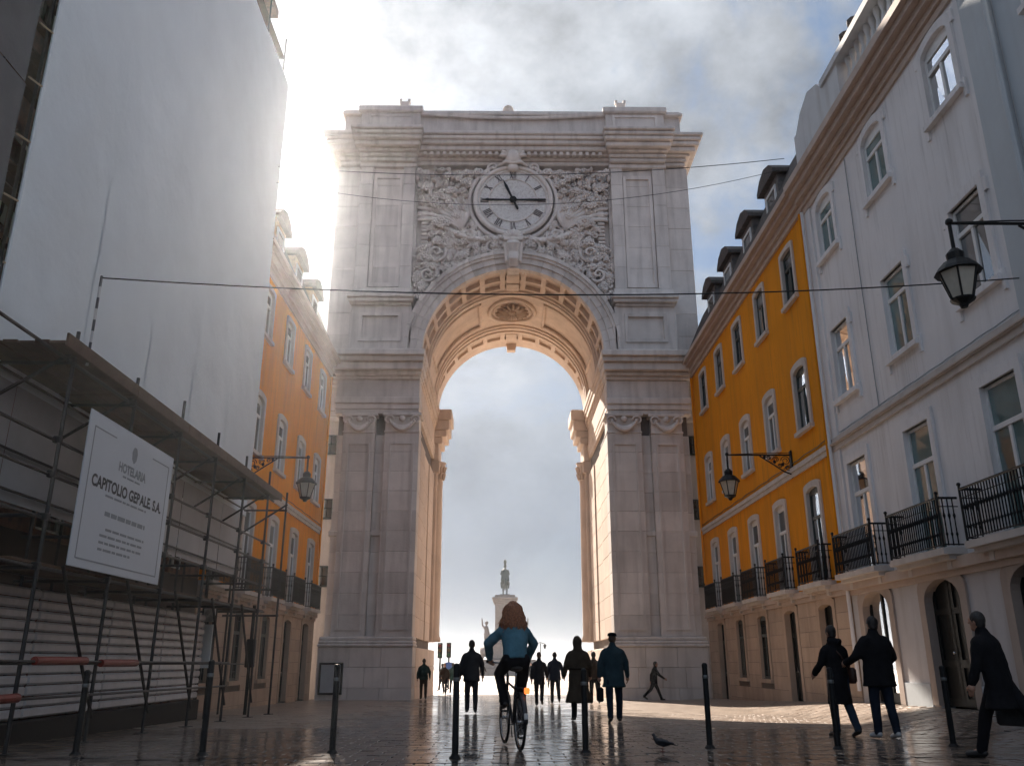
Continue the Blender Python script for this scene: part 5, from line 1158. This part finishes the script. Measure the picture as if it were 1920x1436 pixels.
def cyclist():
    ox, oy, yaw = .14, 12.15, R(10.5); z = gz(ox, oy) + .012
    M = Matrix.Translation((ox, oy, z)) @ Matrix.Rotation(yaw, 4, 'Z')
    bk = thing('bicycle', (ox, oy, z), 'dark city bicycle ridden away from the camera towards the arch', 'bicycle')
    def part(n, mb, m, smooth=True, par=bk):
        me = mb.mesh(n, smooth); me.transform(M); return obj(n, me, m, par)
    FRM = mat('dark_bike_paint', (.015, .016, .02), .3, .15, 8, .05)
    bb, st, ht, hb = V((0, 0, .29)), V((0, -.17, .80)), V((0, .40, .86)), V((0, .44, .70))
    ra, fa = V((0, -.45, .345)), V((0, .62, .345))
    f = MB().tube([bb, st], .018, 8).tube([bb, hb], .020, 8).tube([st - V((0, 0, .06)), ht - V((0, 0, .05))], .016, 8).tube([ht + V((0, -.01, .05)), hb - V((0, -.01, .03))], .02, 8)
    for s in (-1, 1): f.tube([bb + V((s * .03, 0, 0)), ra + V((s * .06, 0, 0))], .010, 6).tube([st - V((0, 0, .05)), ra + V((s * .06, 0, 0))], .009, 6).tube([hb + V((s * .02, .01, -.02)), hb + V((s * .055, .05, -.12)), fa + V((s * .055, 0, 0))], .011, 6)
    part('frame', f, FRM); part('seat_post', MB().tube([st, V((0, -.21, .98))], .013, 8), CHROME)
    sd = MB().blob((0, -.24, 1.0), (.085, .11, .035), 12, 8).blob((0, -.10, 1.0), (.035, .10, .028), 10, 8); part('saddle', sd, RUBBER)
    part('handlebar', MB().tube([ht + V((0, 0, .02)), V((0, .43, 1.02)), V((0, .44, 1.06))], .014, 8).tube([(-.30, .33, 1.09), (-.22, .41, 1.08), (0, .44, 1.06), (.22, .41, 1.08), (.30, .33, 1.09)], .012, 8), CHROME)
    for s in (-1, 1): part('grip', MB().tube([(s * .20, .43, 1.08), (s * .31, .32, 1.09)], .018, 8), RUBBER)
    for a in (ra, fa):
        w = part('wheel', MB().tube([a + V((-.05, 0, 0)), a + V((.05, 0, 0))], .022, 10), CHROME)
        circ = lambda r: [a + V((0, r * math.cos(g), r * math.sin(g))) for g in [2 * math.pi * k / 40 for k in range(40)]]
        part('tyre', MB().tube(circ(.325), .020, 8, closed=True), RUBBER, par=w); part('rim', MB().tube(circ(.298), .013, 6, closed=True), CHROME, par=w)
        sp = MB()
        for k in range(28): g = 2 * math.pi * k / 28; g2 = g + (.5 if k % 2 else -.5); sp.tube([a + V(((-.03, .03)[k % 2], .02 * math.cos(g2), .02 * math.sin(g2))), a + V((0, .29 * math.cos(g), .29 * math.sin(g)))], .0016, 4)
        part('spokes', sp, CHROME, par=w)['kind'] = 'stuff'
        arc = [a + V((0, .362 * math.cos(g), .362 * math.sin(g))) for g in [R(20 + 8 * k) + (R(10) if a is fa else R(25)) for k in range(18)]]; part('mudguard', MB().tube(arc, [(.006, .03)] * 18, 8, up=(0, 0, 1)), FRM)
    rk = MB()
    for s in (-1, 1): rk.tube([(s * .06, -.2, .76), (s * .06, -.62, .76)], .006, 6).tube([(s * .06, -.55, .76), ra + V((s * .065, 0, .03))], .006, 6)
    for y in (-.3, -.42, -.54, -.62): rk.tube([(-.06, y, .76), (.06, y, .76)], .005, 6)
    part('rear_rack', rk, IRON); part('orange_reflector', MB().box(.02, .09, -.655, -.615, .69, .768, .012), mat('glowing_orange_reflector', (.65, .10, .02), .3, .1, 9, emit=((1.0, .16, .03), .9)), False)  # orange reflector on the rack, given a small glow of its own
    part('rear_reflector', MB().box(-.025, .025, -.845, -.83, .40, .47, .006), mat('white_reflector', (.7, .7, .68), .2, .05), False)
    part('chainring', MB().tube([bb + V((.05, 0, 0)), bb + V((.058, 0, 0))], .09, 24).tube([bb + V((.05, .09, 0)), ra + V((.05, 0, .035))], .006, 5).tube([bb + V((.05, 0, -.09)), ra + V((.05, 0, -.035))], .006, 5), STEEL)
    cr = MB().tube([bb + V((.07, 0, 0)), V((.07, .01, .12))], .011, 6).tube([bb + V((-.07, 0, 0)), V((-.07, -.01, .46))], .011, 6); part('crank', cr, CHROME)
    for x, zz in ((.12, .12), (-.12, .46)): part('pedal', MB().box(x - .045, x + .045, -.045, .05, zz - .012, zz + .012, .006), RUBBER, False)
    part('kickstand', MB().tube([bb + V((-.04, -.06, -.02)), V((-.08, -.33, .16))], .008, 6), STEEL)
    J = {'hip': [V((-.095, -.20, 1.09)), V((.095, -.20, 1.09))], 'kn': [V((-.16, .20, .93)), V((.13, .13, .68))], 'an': [V((-.12, -.02, .58)), V((.12, -.05, .245))], 'toe': [V((-.125, .13, .51)), V((.125, .11, .175))],
         'sh': [V((-.18, -.02, 1.55)), V((.18, -.02, 1.55))], 'el': [V((-.33, .10, 1.32)), V((.31, .12, 1.32))], 'wr': [V((-.27, .31, 1.13)), V((.27, .31, 1.13))], 'neck': V((0, .0, 1.63)), 'head': V((0, .035, 1.765)), 'curl': 1.0, 'turn': 0}
    figure(J, M, 'cyclist with long auburn hair in a teal jacket and black trousers', dict(coat=DENIM, trousers=BLK, shoes=SHB, hair=HRD, style='long', hem=.93, coatname='jacket', w=.97))
cyclist()
person('man in charcoal jacket and dark jeans walking left of the cyclist', -.84, 23.9, 1.83, R(3), dict(coat=CHAR, trousers=CHAR, shoes=SHB, hair=HBK, hem=.74, w=1.12), ((6, 3), (-3, 8)), ((-8, 14), (8, 14)), splay=13)
person('man in dark slate coat and flat cap walking before the right pier', 2.33, 18.75, 1.79, R(-4), dict(coat=SLATE, trousers=NAVY, shoes=SHB, hair=HBR, style='cap', capm=BLK, hem=.68, w=1.16, flare=1.12, bag='left', bagm=BLK), ((-14, 10), (13, 4)), ((-2, 8), (6, 12)), splay=13, turn=8)
person('hooded person in a long olive brown coat walking to the arch', 1.66, 19.6, 1.74, R(4), dict(coat=OLIVE, trousers=BLK, shoes=SHB, hair=HBR, hood='up', hem=.36, w=1.22, flare=1.3, belt=BRN), ((5, 2), (-8, 16)), ((8, 30), (2, 30)), splay=12)
person('person in black jacket walking between the cyclist and the hooded coat', 1.93, 33.0, 1.80, R(2), dict(coat=NAVY, trousers=CHAR, shoes=SHB, hair=HBK, hem=.78, w=1.1), ((12, 4), (-14, 26)), splay=14)
person('person in dark coat partly hidden by the cyclist', 1.22, 30.0, 1.72, R(-5), dict(coat=CHAR, trousers=BLK, shoes=SHB, hair=HBR, hem=.7), ((14, 4), (-16, 30)))
person('person in brown jacket seen past the hooded coat', 3.28, 32.0, 1.78, R(3), dict(coat=BRN, trousers=BLK, shoes=SHB, hair=HBK, hem=.8), ((10, 4), (-12, 24)))
person('person in green jacket at the foot of the left jamb', -3.42, 38.6, 1.66, R(6), dict(coat=GREENC, trousers=BRN, shoes=SHB, hair=HBK, hem=.8, w=1.1, bag='backpack', bagm=GREENC), ((8, 4), (-8, 14)), splay=12)
person('person in black striding past the foot of the right pier', 6.25, 36.9, 1.60, R(-80), dict(coat=BLK, trousers=BLK, shoes=SHB, hair=HBK, hem=.76), ((28, 6), (-28, 22)), ((-24, 20), (26, 30)), lean=8)
person('woman in long black coat with a green scarf and shoulder bag', 5.42, 14.4, 1.69, R(14), dict(coat=BLK, trousers=JEAN, shoes=SHB, hair=HBK, hem=.5, hood='down', bag='shoulder', bagm=mat('brown_leather', (.05, .02, .014), .5), w=1.0, flare=1.1), ((6, 8), (-8, 18)), ((10, 40), (4, 20)), turn=-12)
person('man in bulky black jacket and white trainers before the arched glass door', 5.88, 13.9, 1.79, R(10), dict(coat=BLK, trousers=NAVY, shoes=SHW, hair=HBK, hem=.72, w=1.38), ((4, 4), (-5, 8)), ((14, 58), (14, 52)), splay=24, lean=2, sway=.03)
person('man in black coat striding along the white house with a bag', 5.86, 10.5, 1.70, R(38), dict(coat=BLK, trousers=BLK, shoes=SHB, hair=HBK, hem=.6, w=1.32, flare=1.15, bag='right', bagm=GREYC), ((24, 8), (-32, 14)), ((6, 12), (-12, 14)), lean=10, splay=10)
for x, y, h, yw, c, lb in ((-3.25, 49.9, 1.70, 175, BRN, 'far person in brown coming out of the square'), (-3.0, 53.5, 1.75, 10, GREENC, 'far person in green beyond the left jamb'), (-3.9, 58.0, 1.7, 60, CHAR, 'far person in grey near the traffic lights'), (3.3, 62, 1.72, 185, NAVY, 'far person in navy in the square behind the hooded coat'), (2.4, 75, 1.75, 160, CHAR, 'far person in charcoal standing in the open square'), (-1.9, 84, 1.72, -20, BRN, 'far person in brown near the monument steps')):
    person(lb, x, y, h, R(yw), dict(coat=c, trousers=BLK, shoes=SHB, hair=HBK, hem=.74, fine=False))

# ---------------------------------------------------------------- pigeon
def pigeon():
    x, y = 2.02, 11.5; z = gz(x, y) + .014; Mx = Matrix.Translation((x, y, z)) @ Matrix.Rotation(R(78), 4, 'Z') @ Matrix.Scale(.8, 4)
    b = MB().limb([(0, -.10, .12), (0, -.02, .125), (0, .07, .145), (0, .115, .185), (0, .128, .225)], [(.03, .03), (.062, .058), (.055, .058), (.032, .034), (.022, .022)], 12, 4)
    b.blob((0, .137, .243), (.024, .030, .025), 10, 8); b.tube([(0, -.08, .125), (0, -.16, .108), (0, -.24, .094)], [(.045, .02), (.038, .012), (.04, .006)], 10, up=(1, 0, 0))
    for s in (-1, 1): b.limb([(s * .05, .06, .145), (s * .058, -.04, .135), (s * .03, -.17, .118)], [(.018, .04), (.02, .045), (.008, .016)], 8)
    me = solid(b, .006, 3, 'pigeon'); me.transform(Mx); me.transform(Matrix.Translation((-x, -y, -z))); me.materials.append(mat('dark_pigeon_feathers', (.025, .027, .033), .6, .35, 14, .4, 60))
    o = bpy.data.objects.new('pigeon', me); link(o, None, (x, y, z)); tag(o, 'dark pigeon standing on the wet setts near the bollards', 'pigeon')
    def part(n, mb, m): e = mb.mesh(n, True); e.transform(Mx); obj(n, e, m, o)
    part('beak', MB().tube([(0, .155, .243), (0, .188, .236)], [.007, .001], 6), GREYC)
    for s in (-1, 1):
        l = MB().tube([(s * .022, .0, .08), (s * .022, .008, .008)], .005, 6)
        for a in (-.5, 0, .5, 3.14): l.tube([(s * .022, .008, .006), (s * .022 + .035 * math.sin(a), .008 + .035 * math.cos(a), .003)], .003, 5)
        part('leg', l, mat('pigeon_leg', (.22, .07, .06), .6))
pigeon()

# ---------------------------------------------------------------- monument in the square
MST=mat('grey_monument_stone', (.26, .235, .22), .8, .15, 1.2, c2=(.15, .13, .12), streak=.5)
def monument():
    x, y = .28, 130.0; g = gz(0, y); T = thing('equestrian_monument', (x, y, g), 'bronze rider on horseback atop a tall stone pedestal in the square', 'statue')
    for a, z0, z1 in ((5.6, g, .0), (5.0, 0, .6), (4.4, .6, 1.2)): obj('step', MB().box(x - a, x + a, y - a, y + a, z0, z1 - .01, .06), MST, T)
    obj('pedestal', MB().box(x - 1.9, x + 1.9, y - 2.8, y + 2.8, 1.2, 3.4, .1).box(x - 1.45, x + 1.45, y - 2.4, y + 2.4, 3.4, 9.3, .08), MST, T)
    for a, z0, z1 in ((1.6, 9.0, 9.25), (1.75, 9.25, 9.6), (1.9, 9.6, 9.9), (1.5, 9.9, 10.25), (2.1, 3.3, 3.6)): obj('pedestal_moulding', MB().box(x - a, x + a, y - a - .9, y + a + .9, z0, z1, .05), MST, T)
    for s in (-1, 1):
        b = MB(); q = lambda a, c, d: (x + s * a, y + c, d); b.blob(q(2.7, -.3, 2.3), (1.0, 1.3, .8)); b.limb([q(2.2, -1.0, 2.6), q(2.6, -1.2, 4.4), q(2.7, -1.3, 5.6)], [.55, .5, .3]); b.blob(q(2.7, -1.3, 6.3), .3); b.limb([q(2.7, -1.2, 5.3), q(3.3, -1.2, 5.9), q(3.4, -1.2, 7.0)], [.18, .15, .1]); b.limb([q(2.3, .6, 2.6), q(2.5, .9, 4.0), q(2.9, 1.2, 4.8)], [.6, .5, .28]); b.limb([q(3.3, .4, 1.4), q(3.3, .4, 2.6)], [.25, .4])
        me = solid(b, .12, 3, 'figure_group'); me.materials.append(MST); o = bpy.data.objects.new('figure_group', me); link(o, T, (0, 0, 0))
    b = MB(); q = lambda a, c, d: (x + a, y + c, 10.25 + d)
    b.limb([q(0, -1.0, 2.05), q(0, 0, 1.95), q(0, 1.0, 2.15)], [(.48, .55), (.46, .52), (.45, .55)]); b.limb([q(0, 1.1, 2.3), q(0, 1.6, 3.1), q(0, 1.75, 3.5)], [.36, .26, .2]); b.limb([q(0, 1.7, 3.5), q(0, 2.2, 3.15)], [.2, .13])
    for a, c, lift in ((-.28, -1.0, 0), (.28, -.85, 0), (-.26, .95, 0), (.26, 1.05, .7)):
        if lift: b.limb([q(a, c, 1.8), q(a, c + .5, 1.3), q(a, c + .3, .7)], [.22, .13, .1])
        else: b.limb([q(a, c, 1.8), q(a, c - .1, .95), q(a, c + .05, .06)], [.25, .13, .11])
    b.limb([q(0, -1.45, 2.2), q(0, -1.75, 1.5), q(0, -1.7, .7)], [.14, .2, .08]); b.limb([q(0, 0, 2.3), q(0, .02, 3.1), q(0, .05, 3.75)], [(.42, .34), (.40, .3), (.46, .26)])
    for s in (-1, 1): b.limb([q(s * .3, .1, 2.4), q(s * .56, .4, 1.9), q(s * .52, .2, 1.2)], [.22, .17, .12]); b.limb([q(s * .44, .05, 3.7), q(s * .62, .3, 3.2), q(s * .45, .75, 3.1)], [.16, .13, .1])
    b.tube([q(0, -.3, 3.7), q(0, -.75, 2.8), q(0, -1.1, 2.1)], [(.45, .12), (.62, .14), (.7, .1)], 12, up=(1, 0, 0)); b.limb([q(0, .05, 3.8), q(0, .05, 4.15)], [.14, .14]); b.blob(q(0, .07, 4.35), (.24, .28, .3)); b.limb([q(0, .0, 4.6), q(0, -.1, 5.0), q(0, -.4, 5.2)], [.16, .26, .16])
    me = solid(b, .06, 3, 'rider_and_horse'); me.materials.append(BRONZE); o = bpy.data.objects.new('rider_and_horse', me); link(o, T, (0, 0, 0))
    obj('statue_base', MB().box(x - .75, x + .75, y - 2, y + 2.2, 10.25, 10.36, .03), BRONZE, T)
monument()
def traffic_light(x, y, h, label):
    z = gz(x, y); T = thing('traffic_light', (x, y, z), label, 'traffic light', 'traffic lights beyond the arch'); obj('pole', MB().tube([(x, y, z), (x, y, z + h)], .06, 8), STEEL, T)
    obj('signal_head', MB().box(x - .16, x + .16, y - .34, y - .06, z + h - .95, z + h + .05, .04), IRON, T)
    for k, c in enumerate(((.10, .01, .01), (.08, .05, .01), (.01, .06, .025))): zz = z + h - .14 - .31 * k; obj('lens', MB().tube([(x, y - .34, zz), (x, y - .36, zz)], .11, 12), mat('lens_%d' % k, c, .2), T); obj('visor', MB().tube([(x + .13 * math.cos(R(a)), y - .40, zz + .13 * math.sin(R(a))) for a in range(0, 181, 20)], [(.06, .008)] * 10, 6, up=(0, 1, 0)), IRON, T)
traffic_light(-4.25, 60, 2.95, 'traffic light on a bare pole beyond the left jamb'); traffic_light(-3.75, 61.5, 3.0, 'traffic light with a blue sign plate beyond the left jamb')
T = bpy.data.objects['traffic_light.001']; obj('sign_plate', MB().box(-3.95, -3.5, 61.35, 61.38, gz(0, 61) + 1.3, gz(0, 61) + 1.75, .01), mat('blue_sign', (.03, .09, .3), .4), T)
for x, y, lb in ((5.0, 118, 'tall slim lamp post in the square behind the hooded coat'),):
    z = gz(x, y); t = thing('square_lamp', (x, y, z), lb, 'lamp post'); obj('post', MB().lathe([(.2, 0), (.16, .5), (.07, .7), (.05, 4.2)], (x, y, z), 10), IRON, t); obj('arm', MB().tube([(x - .6, y, z + 4.1), (x, y, z + 4.3), (x + .6, y, z + 4.1)], .04, 6), IRON, t)
    for s in (-1, 1): obj('lamp_head', MB().lathe([(.1, -.5), (.22, -.05), (.05, .1)], (x + s * .6, y, z + 4.0), 8), IRON, t)

# ---------------------------------------------------------------- hazy winter air
def haze():
    M = bpy.data.materials.new('thin_haze'); M.use_nodes = True; nt = M.node_tree; nt.nodes.remove(nt.nodes['Principled BSDF'])
    v = nt.nodes.new('ShaderNodeVolumePrincipled'); v.inputs['Density'].default_value = HAZE; v.inputs['Anisotropy'].default_value = .82; v.inputs['Color'].default_value = (.88, .94, 1.0, 1)
    nt.links.new(v.outputs[0], nt.nodes['Material Output'].inputs['Volume'])
    o = obj('haze', MB().box(-4100, 4100, -210, 4100, -4, 32), M); o['kind'] = 'stuff'
HAZE = .00052
haze()
